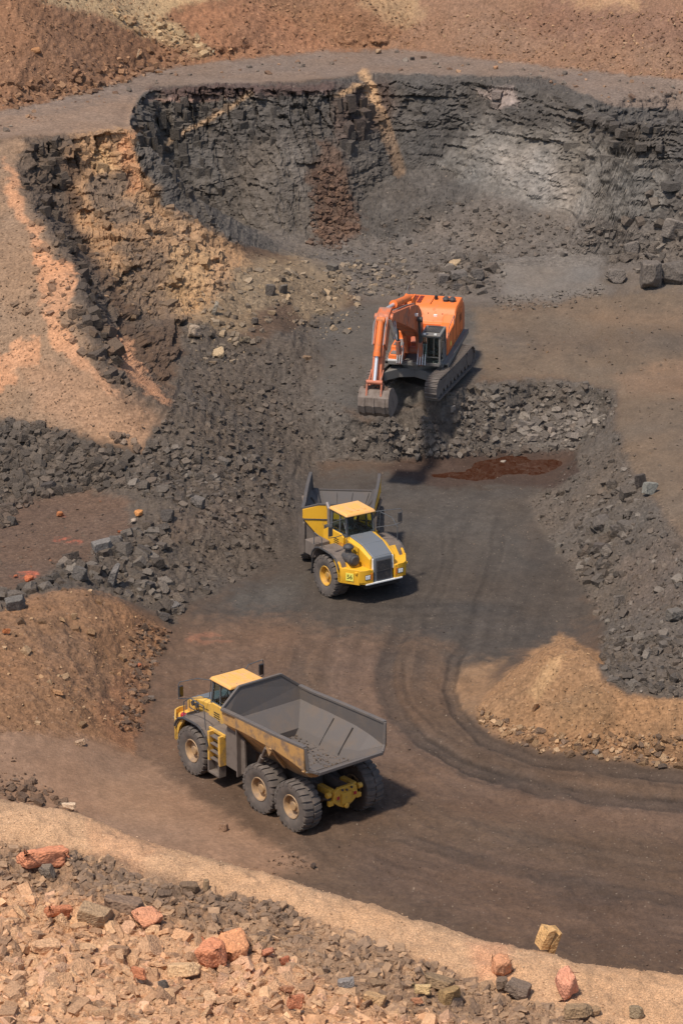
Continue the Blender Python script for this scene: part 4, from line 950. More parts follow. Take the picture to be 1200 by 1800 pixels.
# a pile stone next to a landmark rock is named by it: nearest big one on each side
import re
short = {}
for px, py, wpx, hpx, c, sh, nm, lab in NAMED + NEARN:
    short.setdefault(re.split(r' (?:at|lying|resting|on|below|above|leaning|topping|in|low|standing|just|halfway|right|left|touching|behind|near|lowest|beside|between|alone|under|cut|with|against|of)\b', lab)[0], []).append((px, py, wpx, hpx))
taken = set()
for sn, spots in short.items():
    if len(spots) > 1 or len(sn.split()) < 2: continue
    px, py, wpx, hpx = spots[0]
    for word, ax in (('to the left of', (-1, 0)), ('to the right of', (1, 0)), ('directly above', (0, -1)), ('directly below', (0, 1))):
        best = None
        for sx, sy, sz, o in SOLO:
            if o.name in taken: continue
            dx, dy = sx - px, sy - py; al = dx * ax[0] + dy * ax[1]; ac_ = abs(dx * ax[1]) + abs(dy * ax[0])
            if 0 < al < 62 and ac_ < al * .7 and (best is None or al < best[0]): best = (al, o)
        if best:
            o = best[1]; taken.add(o.name); kindw = {'rubble rock': 'angular rubble rock', 'flat stone': 'flat loose stone', 'brown stone': 'brown stone'}[o['category']]
            o['label'] = kindw + ' nearest ' + word + ' the ' + sn

# blocks standing proud of the cliff and of the tan outcrop, parts of those walls
def wall_blocks(parent, nme, N, pts, wmin, wmax, hr, cols, seed, lean=.1):
    r = np.random.default_rng(seed); d = polydist(PXf, PYf, pts); c = np.nonzero((d > 0) & farf & (np.abs(N3f[:, 2]) < .75))[0]
    if not len(c): return
    for k in c[r.integers(0, len(c), N)]:
        p = P3f[k]; nv = N3f[k].copy(); nv[2] = 0; nv /= np.linalg.norm(nv) + 1e-6
        if nv[1] > 0: nv = -nv
        wv = r.uniform(wmin, wmax); h = wv * r.uniform(*hr); dp = wv * r.uniform(.5, .9)
        ang = math.atan2(nv[1], nv[0]) + math.pi / 2 + r.normal(0, .30)
        o = link(nme, MESHES['wallblock'][r.integers(0, len(MESHES['wallblock']))], parent)
        o.scale = (wv, dp, h); o.rotation_euler = (r.normal(0, lean), r.normal(0, lean), ang)
        o.location = (p[0] - nv[0] * dp * .43, p[1] - nv[1] * dp * .43, p[2])
        o.color = (*(alb(cols[r.integers(0, len(cols))]) * .3 * r.uniform(.8, 1.2) + .7 * np.clip(CF[k], 0, 1)), 1)
MESHES['wallblock'] = [fine_rock(*cut_rock(1200 + i, 5, (1, 1, 1), False, (.72, .93)), 'rock_block') for i in range(10)]
CK = [(96,88,84), (88,81,78), (80,74,72), (106,98,93)]
QC, RO = TERR['quarry_cliff'], TERR['rock_outcrop']
wall_blocks(QC, 'rock_block', 70, [(300,165),(560,160),(560,260),(420,260),(400,380),(320,370),(290,260)], .22, .6, (.9, 2.3), CK, 1, .12)
wall_blocks(QC, 'rock_block', 70, [(235,215),(290,170),(330,200),(300,340),(250,290)], .25, .7, (.8, 2.2), CK, 2, .12)
wall_blocks(QC, 'rock_block', 80, [(680,145),(960,150),(1080,195),(1200,210),(1200,290),(1000,230),(800,230),(690,220)], .25, .95, (.3, .75), CK, 3, .12)
wall_blocks(QC, 'rock_block', 24, [(600,180),(660,190),(650,270),(600,275)], .4, .8, (1.2, 2.6), CK, 4, .05)
wall_blocks(QC, 'rock_block', 30, [(960,240),(1200,260),(1200,330),(960,300)], .4, 1.0, (.4, .7), [(118,110,105), (106,98,94)], 5, .05)
wall_blocks(RO, 'rock_block', 60, [(60,245),(125,245),(115,330),(130,400),(80,380),(40,320)], .25, .7, (.5, 1.1), CK, 6, .25)
wall_blocks(RO, 'rock_block', 60, [(130,240),(236,230),(262,330),(400,430),(360,540),(240,560),(150,440)], .25, .8, (.35, .8), [(178,142,104), (150,120,94), (110,96,86), (196,150,106), (100,90,84)], 7, .25)
wall_blocks(RO, 'rock_block', 40, [(90,400),(140,420),(170,560),(240,680),(200,690),(140,600)], .3, .9, (.5, 1.0), CK + [(130,106,88)], 8, .25)

#@@MACHINES
# ------------------------------------------------------------------ machine materials
def paint_mat(name, c, dirt=(.16, .115, .08), amount=.35, rough_=.45, metal=0.0, scale=2.2, low=None):
    """paint with dust and mud patches that belong to the machine"""
    m, n, b = newmat(name); Lk = n.links.new
    tc = n.nodes.new('ShaderNodeTexCoord'); t = n.nodes.new('ShaderNodeTexNoise'); t.inputs['Scale'].default_value = scale; t.inputs['Detail'].default_value = 8; t.inputs['Roughness'].default_value = .68
    Lk(tc.outputs['Object'], t.inputs['Vector'])
    r = n.nodes.new('ShaderNodeMapRange'); r.inputs['From Min'].default_value = .72 - amount * .55; r.inputs['From Max'].default_value = .88 - amount * .45; r.inputs['To Max'].default_value = .9; Lk(t.outputs['Fac'], r.inputs['Value'])
    t2 = n.nodes.new('ShaderNodeTexNoise'); t2.inputs['Scale'].default_value = scale * 9; t2.inputs['Detail'].default_value = 4; Lk(tc.outputs['Object'], t2.inputs['Vector'])
    r2 = n.nodes.new('ShaderNodeMapRange'); r2.inputs['To Min'].default_value = .1 * amount; r2.inputs['To Max'].default_value = .7 * amount; Lk(t2.outputs['Fac'], r2.inputs['Value'])
    mxf = n.nodes.new('ShaderNodeMath'); mxf.operation = 'MAXIMUM'; Lk(r.outputs[0], mxf.inputs[0]); Lk(r2.outputs[0], mxf.inputs[1])
    fac = mxf.outputs[0]
    if low:                     # splashed mud up to a height on the body (object z)
        sx = n.nodes.new('ShaderNodeSeparateXYZ'); Lk(tc.outputs['Object'], sx.inputs[0])
        ad = n.nodes.new('ShaderNodeMath'); ad.operation = 'MULTIPLY_ADD'; ad.inputs[1].default_value = 1.6; Lk(t.outputs['Fac'], ad.inputs[0]); Lk(sx.outputs['Z'], ad.inputs[2])
        r3 = n.nodes.new('ShaderNodeMapRange'); r3.inputs['From Min'].default_value = low[0] + .8; r3.inputs['From Max'].default_value = low[1] + .8; r3.inputs['To Min'].default_value = .9; r3.inputs['To Max'].default_value = 0; Lk(ad.outputs[0], r3.inputs['Value'])
        mz = n.nodes.new('ShaderNodeMath'); mz.operation = 'MAXIMUM'; Lk(fac, mz.inputs[0]); Lk(r3.outputs[0], mz.inputs[1]); fac = mz.outputs[0]
    mx = n.nodes.new('ShaderNodeMix'); mx.data_type = 'RGBA'; Lk(fac, mx.inputs['Factor']); mx.inputs[6].default_value = (*c, 1); mx.inputs[7].default_value = (*dirt, 1)
    Lk(mx.outputs[2], b.inputs['Base Color'])
    rr = n.nodes.new('ShaderNodeMapRange'); rr.inputs['To Min'].default_value = rough_; rr.inputs['To Max'].default_value = .92; Lk(fac, rr.inputs['Value']); Lk(rr.outputs[0], b.inputs['Roughness'])
    b.inputs['Metallic'].default_value = metal
    bp = n.nodes.new('ShaderNodeBump'); bp.inputs['Distance'].default_value = .006; bp.inputs['Strength'].default_value = .5; Lk(t2.outputs['Fac'], bp.inputs['Height']); Lk(bp.outputs[0], b.inputs['Normal'])
    return m
def flat_mat(name, c, rough_=.5, metal=0., emit=None):
    m, n, b = newmat(name); b.inputs['Base Color'].default_value = (*c, 1); b.inputs['Roughness'].default_value = rough_; b.inputs['Metallic'].default_value = metal
    return m
MUD = (.15, .108, .078)
Y_CLEAN = paint_mat('yellow_paint', (.80, .42, .015), MUD, .28)
Y_DUST = paint_mat('dusty_yellow_paint', (.74, .42, .06), (.28, .18, .10), .45)
Y_ROOF = paint_mat('sun_faded_yellow_roof', (.78, .40, .08), (.60, .34, .17), .55)
BODY_OUT_DIRTY = paint_mat('muddy_body_paint', (.52, .28, .085), (.17, .115, .08), .55, low=(1.7, 2.6))
BODY_OUT_CLEAN = paint_mat('yellow_body_paint', (.80, .42, .015), (.15, .11, .08), .15, low=(1.8, 2.2))
STEEL_IN = paint_mat('worn_body_steel', (.105, .092, .084), (.135, .105, .084), .55, .6, scale=1.6)
STEEL_DK = paint_mat('dark_body_steel', (.075, .067, .062), (.10, .082, .07), .5, .6, scale=1.3)
MUDST = paint_mat('mud_covered_steel', (.17, .135, .11), (.11, .085, .068), .6, .85)
GREYP = paint_mat('grey_bonnet_paint', (.13, .145, .16), (.17, .14, .12), .3, .45)
DARKP = paint_mat('dark_trim', (.035, .035, .038), (.12, .095, .075), .4, .6)
FRAMEG = paint_mat('dark_grey_cab_frame', (.07, .08, .09), (.16, .13, .10), .3, .5)
TYRE = paint_mat('dusty_tyre_rubber', (.085, .072, .063), (.15, .118, .095), .55, .9, scale=3)
RIMY = paint_mat('yellow_rim', (.68, .36, .03), (.24, .16, .10), .5)
RIMD = paint_mat('dusty_rim', (.42, .26, .12), (.24, .17, .12), .6)
CHROME = flat_mat('bare_metal', (.78, .76, .74), .38, .6)
HOSE = flat_mat('hydraulic_hose', (.50, .48, .45), .35, .6)
BLACK = flat_mat('black', (.012, .012, .012), .6)
RED = flat_mat('red_paint', (.35, .02, .03), .4)
WHITE = flat_mat('white_trim', (.75, .75, .72), .4)
PLATE = flat_mat('number_plate_yellow', (.82, .72, .12), .5)
LAMPW = flat_mat('lamp_glass', (.85, .85, .80), .15)
LAMPO = flat_mat('indicator_orange', (.75, .22, .03), .3)
SEATM = flat_mat('seat_fabric', (.10, .10, .11), .8)
gl, gn, gb = newmat('tinted_cab_glass'); gb.inputs['Base Color'].default_value = (.62, .74, .72, 1); gb.inputs['Roughness'].default_value = .04; gb.inputs['Transmission Weight'].default_value = 1.0; gb.inputs['IOR'].default_value = 1.35; gb.inputs['Specular IOR Level'].default_value = .8
GLASS = gl
MIRR = flat_mat('mirror_glass', (.10, .10, .11), .15, 1.)

class MB:
    def __init__(s): s.v = []; s.f = []; s.m = []
    def add(s, vs, fs, mi=0):
        n = len(s.v); s.v += [tuple(q) for q in vs]; s.f += [tuple(i + n for i in f) for f in fs]; s.m += [mi] * len(fs); return s
    def box(s, c, d, rot=None, mi=0):
        hx, hy, hz = d[0] / 2, d[1] / 2, d[2] / 2
        vs = [Vector((x * hx, y * hy, z * hz)) for x in (-1, 1) for y in (-1, 1) for z in (-1, 1)]
        if rot is not None: vs = [rot @ q for q in vs]
        vs = [q + Vector(c) for q in vs]
        return s.add(vs, [(0, 1, 3, 2), (4, 6, 7, 5), (0, 4, 5, 1), (2, 3, 7, 6), (0, 2, 6, 4), (1, 5, 7, 3)], mi)
    def span(s, x0, x1, y0, y1, z0, z1, mi=0): return s.box(((x0 + x1) / 2, (y0 + y1) / 2, (z0 + z1) / 2), (abs(x1 - x0), abs(y1 - y0), abs(z1 - z0)), None, mi)
    def prism(s, prof, ax, lo, hi, mi=0):
        """profile in the plane normal to ax (x: (y,z), y: (x,z), z: (x,y))"""
        f = {'x': lambda a, b, t: (t, a, b), 'y': lambda a, b, t: (a, t, b), 'z': lambda a, b, t: (a, b, t)}[ax]
        n = len(prof); vs = [f(a, b, lo) for a, b in prof] + [f(a, b, hi) for a, b in prof]
        return s.add(vs, [tuple(range(n))[::-1], tuple(range(n, 2 * n))] + [(i, (i + 1) % n, (i + 1) % n + n, i + n) for i in range(n)], mi)
    def loft(s, A, B, mi=0):
        n = len(A); return s.add(list(A) + list(B), [tuple(range(n))[::-1], tuple(range(n, 2 * n))] + [(i, (i + 1) % n, (i + 1) % n + n, i + n) for i in range(n)], mi)
    def bar(s, a, b, w_, h=None, up=(0, 0, 1), mi=0):
        h = h or w_; a, b = Vector(a), Vector(b); d = b - a; x_ = d.normalized(); u = Vector(up)
        y_ = u.cross(x_); y_ = y_.normalized() if y_.length > 1e-4 else Vector((0, 1, 0)); z_ = x_.cross(y_)
        vs = [p + y_ * i * w_ / 2 + z_ * j * h / 2 for p in (a, b) for i, j in ((-1, -1), (1, -1), (1, 1), (-1, 1))]
        return s.add(vs, [(3, 2, 1, 0), (4, 5, 6, 7)] + [(i, (i + 1) % 4, (i + 1) % 4 + 4, i + 4) for i in range(4)], mi)
    def cyl(s, a, b, r, r2=None, n=16, mi=0):
        r2 = r if r2 is None else r2; a, b = Vector(a), Vector(b); x_ = (b - a).normalized(); y_ = x_.orthogonal().normalized(); z_ = x_.cross(y_)
        cs = [(math.cos(6.28318 * i / n), math.sin(6.28318 * i / n)) for i in range(n)]
        vs = [a + y_ * c * r + z_ * q * r for c, q in cs] + [b + y_ * c * r2 + z_ * q * r2 for c, q in cs]
        return s.add(vs, [tuple(range(n))[::-1], tuple(range(n, 2 * n))] + [(i, (i + 1) % n, (i + 1) % n + n, i + n) for i in range(n)], mi)
    def tube(s, pts, r, n=6, mi=0):
        for a, b in zip(pts[:-1], pts[1:]):
            s.cyl(a, b, r, None, n, mi)
        return s
    def lathe(s, prof, ax, n=32, mi=0, c=(0, 0, 0)):
        """closed profile of (radius, offset along ax) turned round the axis"""
        m = len(prof); vs = []
        for i in range(n):
            a = 2 * math.pi * i / n; ca, sa = math.cos(a), math.sin(a)
            for r, t in prof:
                p = {'y': (r * ca, t, r * sa), 'x': (t, r * ca, r * sa), 'z': (r * ca, r * sa, t)}[ax]
                vs.append((p[0] + c[0], p[1] + c[1], p[2] + c[2]))
        fs = [(i * m + j, i * m + (j + 1) % m, ((i + 1) % n) * m + (j + 1) % m, ((i + 1) % n) * m + j) for i in range(n) for j in range(m)]
        return s.add(vs, fs, mi)
    def plate(s, pts, th, nrm, mi=0):
        nv = Vector(nrm).normalized() * th; return s.loft([Vector(p) for p in pts], [Vector(p) + nv for p in pts], mi)
    def build(s, name, mats, parent, bevel=0.0, smooth=False, seg=2, solid=None):
        me = bpy.data.meshes.new(name); me.from_pydata(s.v, [], s.f)
        for m in (mats if isinstance(mats, (list, tuple)) else [mats]): me.materials.append(m)
        me.polygons.foreach_set('material_index', s.m)
        bm = bmesh.new(); bm.from_mesh(me); bmesh.ops.recalc_face_normals(bm, faces=bm.faces); bm.to_mesh(me); bm.free()
        o = bpy.data.objects.new(name, me); COL.objects.link(o); o.parent = parent
        if solid: 
            md = o.modifiers.new('solid', 'SOLIDIFY'); md.thickness = solid[0]; md.offset = solid[1]; md.material_offset = solid[2]; md.use_even_offset = True; md.material_offset_rim = solid[2]
        if bevel:
            md = o.modifiers.new('bevel', 'BEVEL'); md.width = bevel; md.segments = seg; md.limit_method = 'ANGLE'; md.angle_limit = R(32); md.use_clamp_overlap = True
        if smooth:
            me.polygons.foreach_set('use_smooth', [True] * len(me.polygons)); me.set_sharp_from_angle(angle=R(38))
        return o
def rest(name, lab, cat, loc, rot, group=None):
    o = bpy.data.objects.new(name, None); COL.objects.link(o); o.location = loc; o.rotation_euler = rot; o['label'] = lab; o['category'] = cat
    if group: o['group'] = group
    return o

# ------------------------------------------------------------------ wheels
WR, WW = .95, .76
def wheel_meshes(rimmat):
    t = MB(); h = WW / 2
    prof = [(.44, -h * .78), (.60, -h * .97), (.76, -h), (.86, -h * .96), (.895, -h * .82), (.90, 0), (.895, h * .82), (.86, h * .96), (.76, h), (.60, h * .97), (.44, h * .78)]
    t.lathe(prof, 'y', 44)
    N = 22
    for k in range(N):                      # chunky lugs from both shoulders, staggered
        for sd_ in (-1, 1):
            a0 = 2 * math.pi * (k + (.5 if sd_ > 0 else 0)) / N; da = 2 * math.pi / N * .30
            vs = []
            for (rr, yy, sh) in ((.885, .02, .35), (WR, .03, .35), (WR, h * .80, -.1), (.915, h * 1.0, -.25), (.80, h * 1.03, -.25), (.80, h * .8, -.25)):
                vs.append((rr, yy * sd_, sh))
            A = [(r_ * math.cos(a0 - da + s_ * da * 1.1), y_, r_ * math.sin(a0 - da + s_ * da * 1.1)) for r_, y_, s_ in vs]
            B = [(r_ * math.cos(a0 + da + s_ * da * 1.1), y_, r_ * math.sin(a0 + da + s_ * da * 1.1)) for r_, y_, s_ in vs]
            t.loft(A, B)
    r = MB(); 
    r.lathe([(.44, .24), (.46, .30), (.44, .33), (.40, .31), (.37, .22), (.35, .12), (.25, .08), (.25, .02), (.38, .0), (.42, .05)], 'y', 36)
    r.cyl((0, .0, 0), (0, .16, 0), .25, .25, 24); r.cyl((0, .16, 0), (0, .24, 0), .17, .15, 20)
    r.lathe([(.44, -.30), (.46, -.33), (.40, -.34), (.37, -.1), (.42, -.05)], 'y', 36)
    for k in range(12):
        a = 2 * math.pi * k / 12; r.cyl((.30 * math.cos(a), .08, .30 * math.sin(a)), (.30 * math.cos(a), .115, .30 * math.sin(a)), .022, None, 6)
    return t, r
def make_wheel(parent, x_, y_, rimmat, steer=0., side=1, spin=0.):
    t, r = wheel_meshes(rimmat)
    tyre = t.build('tyre', TYRE, parent, 0, True); tyre.location = (x_, y_, WR); tyre.rotation_euler = (0, spin, steer)
    if side < 0: r.v = [(a, -b, c) for a, b, c in r.v]
    rim = r.build('rim', rimmat, tyre, 0, True)
    return tyre

# ------------------------------------------------------------------ articulated dump truck
def text_mesh(txt, size, mat, parent, M4, name='lettering', depth=.004):
    cu = bpy.data.curves.new(name, 'FONT'); cu.body = txt; cu.size = size; cu.extrude = depth; cu.align_x = 'CENTER'; cu.align_y = 'CENTER'
    o = bpy.data.objects.new(name, cu); COL.objects.link(o)
    dg = bpy.context.evaluated_depsgraph_get(); me = bpy.data.meshes.new_from_object(o.evaluated_get(dg)); bpy.data.objects.remove(o)
    me.materials.clear(); me.materials.append(mat)
    o = bpy.data.objects.new(name, me); COL.objects.link(o); o.parent = parent; o.matrix_basis = M4; return o
def dump_truck(name, lab, loc, yaw, artic, dusty, number=None):
    T = rest(name, lab, 'dump truck', loc, (0, 0, yaw))
    Yp = Y_DUST if dusty else Y_CLEAN; rim = RIMD if dusty else RIMY
    # ---- front unit
    MB().span(-1.7, 1.5, -.42, .42, .85, 1.35).span(-.25, .25, -1.05, 1.05, .75, 1.1).cyl((0, -1.1, .95), (0, 1.1, .95), .17).build('front_frame', MUDST, T, .02)
    for s_ in (1, -1): make_wheel(T, 0, 1.42 * s_, rim, 0, s_, .3 * s_)
    # bonnet: yellow flanks and a grey top, falling to the grille
    b = MB()
    for s_ in (1, -1):
        A = [(.12, s_ * .80, 1.55), (.12, s_ * .80, 2.58), (.12, s_ * .60, 2.66), (.12, s_ * .56, 1.55)]
        B = [(1.15, s_ * .74, 1.50), (1.15, s_ * .74, 2.42), (1.15, s_ * .56, 2.50), (1.15, s_ * .50, 1.50)]
        C_ = [(1.93, s_ * .66, 1.45), (1.93, s_ * .66, 2.08), (1.90, s_ * .52, 2.16), (1.93, s_ * .48, 1.45)]
        b.loft(A, B); b.loft(B, C_)
    b.build('bonnet_side', Yp, T, .03, True)
    g = MB(); 
    g.loft([(.12, -.60, 2.56), (.12, .60, 2.56), (.12, .58, 2.68), (.12, -.58, 2.68)], [(1.15, -.56, 2.40), (1.15, .56, 2.40), (1.15, .54, 2.53), (1.15, -.54, 2.53)])
    g.loft([(1.15, -.56, 2.40), (1.15, .56, 2.40), (1.15, .54, 2.53), (1.15, -.54, 2.53)], [(1.90, -.52, 2.02), (1.90, .52, 2.02), (1.90, .50, 2.17), (1.90, -.50, 2.17)])
    g.loft([(1.90, -.52, 1.0), (1.90, .52, 1.0), (1.90, .50, 2.17), (1.90, -.50, 2.17)], [(2.02, -.48, 1.0), (2.02, .48, 1.0), (1.98, .44, 2.12), (1.98, -.44, 2.12)])
    hood = g.build('bonnet', GREYP, T, .03, True)
    gr = MB().span(2.0, 2.035, -.37, .37, 1.1, 2.0)
    gr.build('grille', DARKP, T, .01)
    gs = MB()
    for k in range(15): gs.box((2.04, 0, 1.15 + k * .058), (.02, .70, .018))
    gs.span(2.03, 2.06, -.38, .38, 1.50, 1.53); gs.build('grille_bar', DARKP, T)
    for s_ in (1, -1): MB().loft([(1.93, s_ * .55, 1.5), (1.93, s_ * .50, 1.5), (1.90, s_ * .50, 2.1), (1.90, s_ * .54, 2.1)], [(2.0, s_ * .54, 1.5), (2.0, s_ * .50, 1.5), (1.97, s_ * .50, 2.08), (1.97, s_ * .535, 2.08)]).build('trim_strip', WHITE, T)
    sm_ = MB()
    for s_ in (1, -1): sm_.bar((.15, s_ * .815, 2.30), (1.10, s_ * .755, 2.18), .012, .012); sm_.bar((1.15, s_ * .755, 1.6), (1.15, s_ * .755, 2.40), .014, .014)
    sm_.build('panel_seam', BLACK, T)
    # bumper
    bp = MB()
    for s_ in (1, -1):
        bp.prism([(1.2, s_ * 1.68), (1.92, s_ * 1.18), (2.06, s_ * .98), (2.06, s_ * .56), (1.5, s_ * .56), (1.0, s_ * .9), (.98, s_ * 1.68)], 'z', 1.02, 1.64)
    for s_ in (1, -1):
        zt_ = 1.86 if dusty else 1.70
        bp.prism([(1.0, s_ * 1.72), (1.2, s_ * 1.72), (1.95, s_ * 1.22), (1.93, s_ * 1.16), (1.18, s_ * 1.66), (1.0, s_ * 1.66)], 'z', 1.0, zt_)
        bp.prism([(1.95, s_ * 1.22), (2.07, s_ * 1.0), (2.07, s_ * .70), (2.02, s_ * .70), (2.01, s_ * .98), (1.90, s_ * 1.18)], 'z', 1.1, zt_ - .02)
    bp.build('bumper', Yp, T, .015, True)
    MB().span(2.0, 2.10, -.95, .95, .98, 1.04).build('bumper_strip', WHITE if not dusty else MUDST, T, .008)
    MB().span(1.3, 1.95, -.9, .9, .75, 1.0).build('belly_guard', BLACK, T, .02)
    for s_ in (1, -1):
        hl = MB().span(2.055, 2.075, s_ * .70, s_ * 1.0, 1.22, 1.46).build('headlight', DARKP, T, .01)
        MB().span(2.07, 2.09, s_ * .74, s_ * .87, 1.25, 1.43).span(2.07, 2.09, s_ * .885, s_ * .97, 1.25, 1.43).build('lamp', LAMPW, hl, .01)
        MB().span(2.06, 2.075, s_ * .60, s_ * .68, 1.18, 1.5).build('indicator_lamp', LAMPO, T, .005)
    # fenders: arch over each front wheel joining the bumper
    for s_ in (1, -1):
        f = MB(); pts = [(1.12, 1.62), (1.02, 1.82), (.84, 2.02), (.5, 2.14), (0, 2.17), (-.45, 2.17), (-.75, 2.08), (-.98, 1.88), (-1.12, 1.55)]
        inn = [(a * .93, b_ - .07) for a, b_ in pts]
        for (p0, p1, q0, q1) in zip(pts[:-1], pts[1:], inn[:-1], inn[1:]):
            f.loft([(p0[0], s_ * .80, p0[1]), (p0[0], s_ * 1.76, p0[1]), (q0[0], s_ * 1.76, q0[1]), (q0[0], s_ * .80, q0[1])], [(p1[0], s_ * .80, p1[1]), (p1[0], s_ * 1.76, p1[1]), (q1[0], s_ * 1.76, q1[1]), (q1[0], s_ * .80, q1[1])])
        f.build('fender', MUDST, T, 0)
        lip = MB().tube([(a, s_ * 1.765, b_ - .02) for a, b_ in pts], .045, 8).build('fender_lip', DARKP, T, 0, True)
        MB().prism([(1.22, 1.55), (1.08, 1.78), (.86, 1.98), (.60, 2.08), (.62, 1.9), (.85, 1.62), (.98, 1.3), (1.0, 1.02), (1.2, 1.02)], 'y', s_ * 1.60, s_ * 1.72).build('fender_side', Yp, T, .01)
        MB().prism([(.9, 2.10), (1.35, 1.62), (1.9, 1.60), (1.9, 1.5), (.9, 1.5)], 'y', s_ * .78, s_ * 1.35).build('deck', Yp if not dusty else MUDST, T, .02)
    # rear mudflap behind the right front wheel
    MB().box((-1.12, -1.42, 1.15), (.05, .66, .9), Matrix.Rotation(.12, 3, 'Y')).build('mud_flap', DARKP, T, .01)
    # cowl panels beneath the cab
    for s_ in (1, -1):
        pn = MB().prism([(.12, 1.6), (.12, 2.60), (-.1, 2.72), (-1.15, 2.72), (-1.55, 2.5), (-1.55, 1.6)], 'y', s_ * .80, s_ * .88).build('side_panel', Yp, T, .02)
        v = MB()
        for k in range(4): v.span(-.62, -.25, s_ * .88, s_ * .895, 2.12 + k * .09, 2.15 + k * .09)
        v.build('vent', BLACK, pn)
        if not dusty and s_ < 0: text_mesh('ADT', .26, flat_mat('faded_decal', (.42, .12, .03), .5), pn, Matrix.Translation((.0, -.883, 2.24)) @ Matrix.Rotation(R(90), 4, 'X'), 'decal')
    MB().span(-1.55, .12, -.80, .80, 1.6, 1.75).span(-1.6, -1.1, -.80, .80, 1.6, 2.7).build('cab_base', DARKP, T, .02)
    # steps on the left side, yellow stringers with treads
    if True:
        st = MB().prism([(-1.02, .95), (-1.02, 2.12), (-1.16, 2.14), (-1.12, .95)], 'y', 1.30, 1.70).prism([(-1.72, .95), (-1.72, 2.12), (-1.84, 2.14), (-1.84, .95)], 'y', 1.30, 1.70)
        st.span(-1.8, -1.05, 1.40, 1.44, .95, 2.1); lad = st.build('ladder', Yp, T, .01)
        for k in range(4): MB().span(-1.72, -1.12, 1.44, 1.66, 1.04 + k * .30, 1.085 + k * .30).build('step', MUDST, lad, .008)
        MB().span(-1.78, -1.06, 1.40, 1.72, .48, .56).span(-1.78, -1.06, 1.38, 1.43, .5, .98).span(-1.8, -1.72, 1.40, 1.72, .48, .98).span(-1.12, -1.04, 1.40, 1.72, .48, .98).build('bottom_step', MUDST, T, .01)
        MB().span(-1.86, -.9, .88, 1.44, 2.10, 2.17).build('platform', MUDST, T, .01)
        MB().span(-1.9, -.85, 1.44, 1.52, 2.08, 2.19).span(-1.92, -1.86, .88, 1.52, 2.08, 2.19).build('platform_edge', Yp, T, .01)
    if not dusty:
        MB().span(-1.75, -.95, -1.70, -.9, 1.5, 2.15).build('battery_box', MUDST, T, .03)
    # cab
    cab = bpy.data.objects.new('cab', None); COL.objects.link(cab); cab.parent = T
    X0, X1, XF, YW, Z0, Z1 = -1.12, .02, .16, .70, 2.60, 3.52
    fr = MB()
    for s_ in (1, -1):
        fr.bar((X0, s_ * YW, Z0), (X0 + .04, s_ * YW * .96, Z1), .11, .11); fr.bar((XF, s_ * YW, Z0), (X1 + .02, s_ * YW * .95, Z1), .09, .09)
        fr.bar((-.42, s_ * YW, Z0), (-.42, s_ * YW * .96, Z1), .07, .07); fr.bar((X0, s_ * YW, Z0 + .02), (XF, s_ * YW, Z0 + .02), .10, .12); fr.bar((X0, s_ * YW * .96, Z1), (X1 + .02, s_ * YW * .96, Z1), .10, .10)
    fr.bar((XF, -YW, Z0 + .02), (XF, YW, Z0 + .02), .08, .12); fr.bar((X1 + .02, -YW, Z1), (X1 + .02, YW, Z1), .10, .10); fr.bar((X0, -YW, Z0), (X0, YW, Z0), .10, .12); fr.bar((X0 + .04, -YW, Z1), (X0 + .04, YW, Z1), .10, .10)
    fr.span(X0, XF, -YW, YW, Z0 - .10, Z0 - .02)
    fr.build('cab_frame', FRAMEG, T, .015).parent = cab
    MB().plate([(XF + .02, -YW + .05, Z0 + .06), (XF + .02, YW - .05, Z0 + .06), (X1 + .04, YW - .07, Z1 - .04), (X1 + .04, -YW + .07, Z1 - .04)], .008, (1, 0, 0)).build('windscreen', GLASS, cab)
    for s_ in (1, -1):
        MB().plate([(-.38, s_ * YW, Z0 + .07), (XF - .04, s_ * YW, Z0 + .07), (X1 - .03, s_ * YW * .96, Z1 - .04), (-.38, s_ * YW * .96, Z1 - .04)], .008, (0, s_, 0)).build('side_window', GLASS, cab)
        MB().plate([(X0 + .06, s_ * YW, Z0 + .07), (-.46, s_ * YW, Z0 + .07), (-.46, s_ * YW * .96, Z1 - .04), (X0 + .08, s_ * YW * .96, Z1 - .04)], .008, (0, s_, 0)).build('side_window', GLASS, cab)
    MB().plate([(X0, -YW + .06, Z0 + .07), (X0, YW - .06, Z0 + .07), (X0 + .03, YW - .08, Z1 - .04), (X0 + .03, -YW + .08, Z1 - .04)], .008, (-1, 0, 0)).build('rear_window', GLASS, cab)
    rf = MB().loft([(X0 - .10, -.80, Z1 + .04), (X1 + .22, -.80, Z1 + .02), (X1 + .22, .80, Z1 + .02), (X0 - .10, .80, Z1 + .04)], [(X0 - .06, -.74, Z1 + .17), (X1 + .12, -.72, Z1 + .15), (X1 + .12, .72, Z1 + .15), (X0 - .06, .74, Z1 + .17)])
    roof = rf.build('cab_roof', Y_ROOF, cab, .05, True, 3)
    rr = MB()
    for k in range(3): rr.span(X0 + .1, X1 - .02, -.42 + k * .36, -.32 + k * .36, Z1 + .155, Z1 + .18)
    rr.build('roof_rib', Y_ROOF, roof, .008)
    MB().span(-.72, -.25, -.22, .22, 2.70, 2.86).span(-.80, -.68, -.22, .22, 2.8, 3.3).span(-.80, -.72, -.12, .12, 3.3, 3.45).build('seat', SEATM, cab, .04)
    MB().tube([(.08, 0, 2.62), (-.1, 0, 2.95)], .03, 8).lathe([(.17, -.015), (.2, 0), (.17, .015)], 'x', 18, 0, (-.12, 0, 2.97)).build('steering_wheel', BLACK, cab)
    # wipers
    MB().tube([(XF + .05, .1, Z0 + .08), (XF - .0, -.25, Z0 + .55)], .012, 5).tube([(XF - .02, -.32, Z0 + .38), (XF - .02, -.18, Z0 + .8)], .012, 5).build('wiper', BLACK, cab)
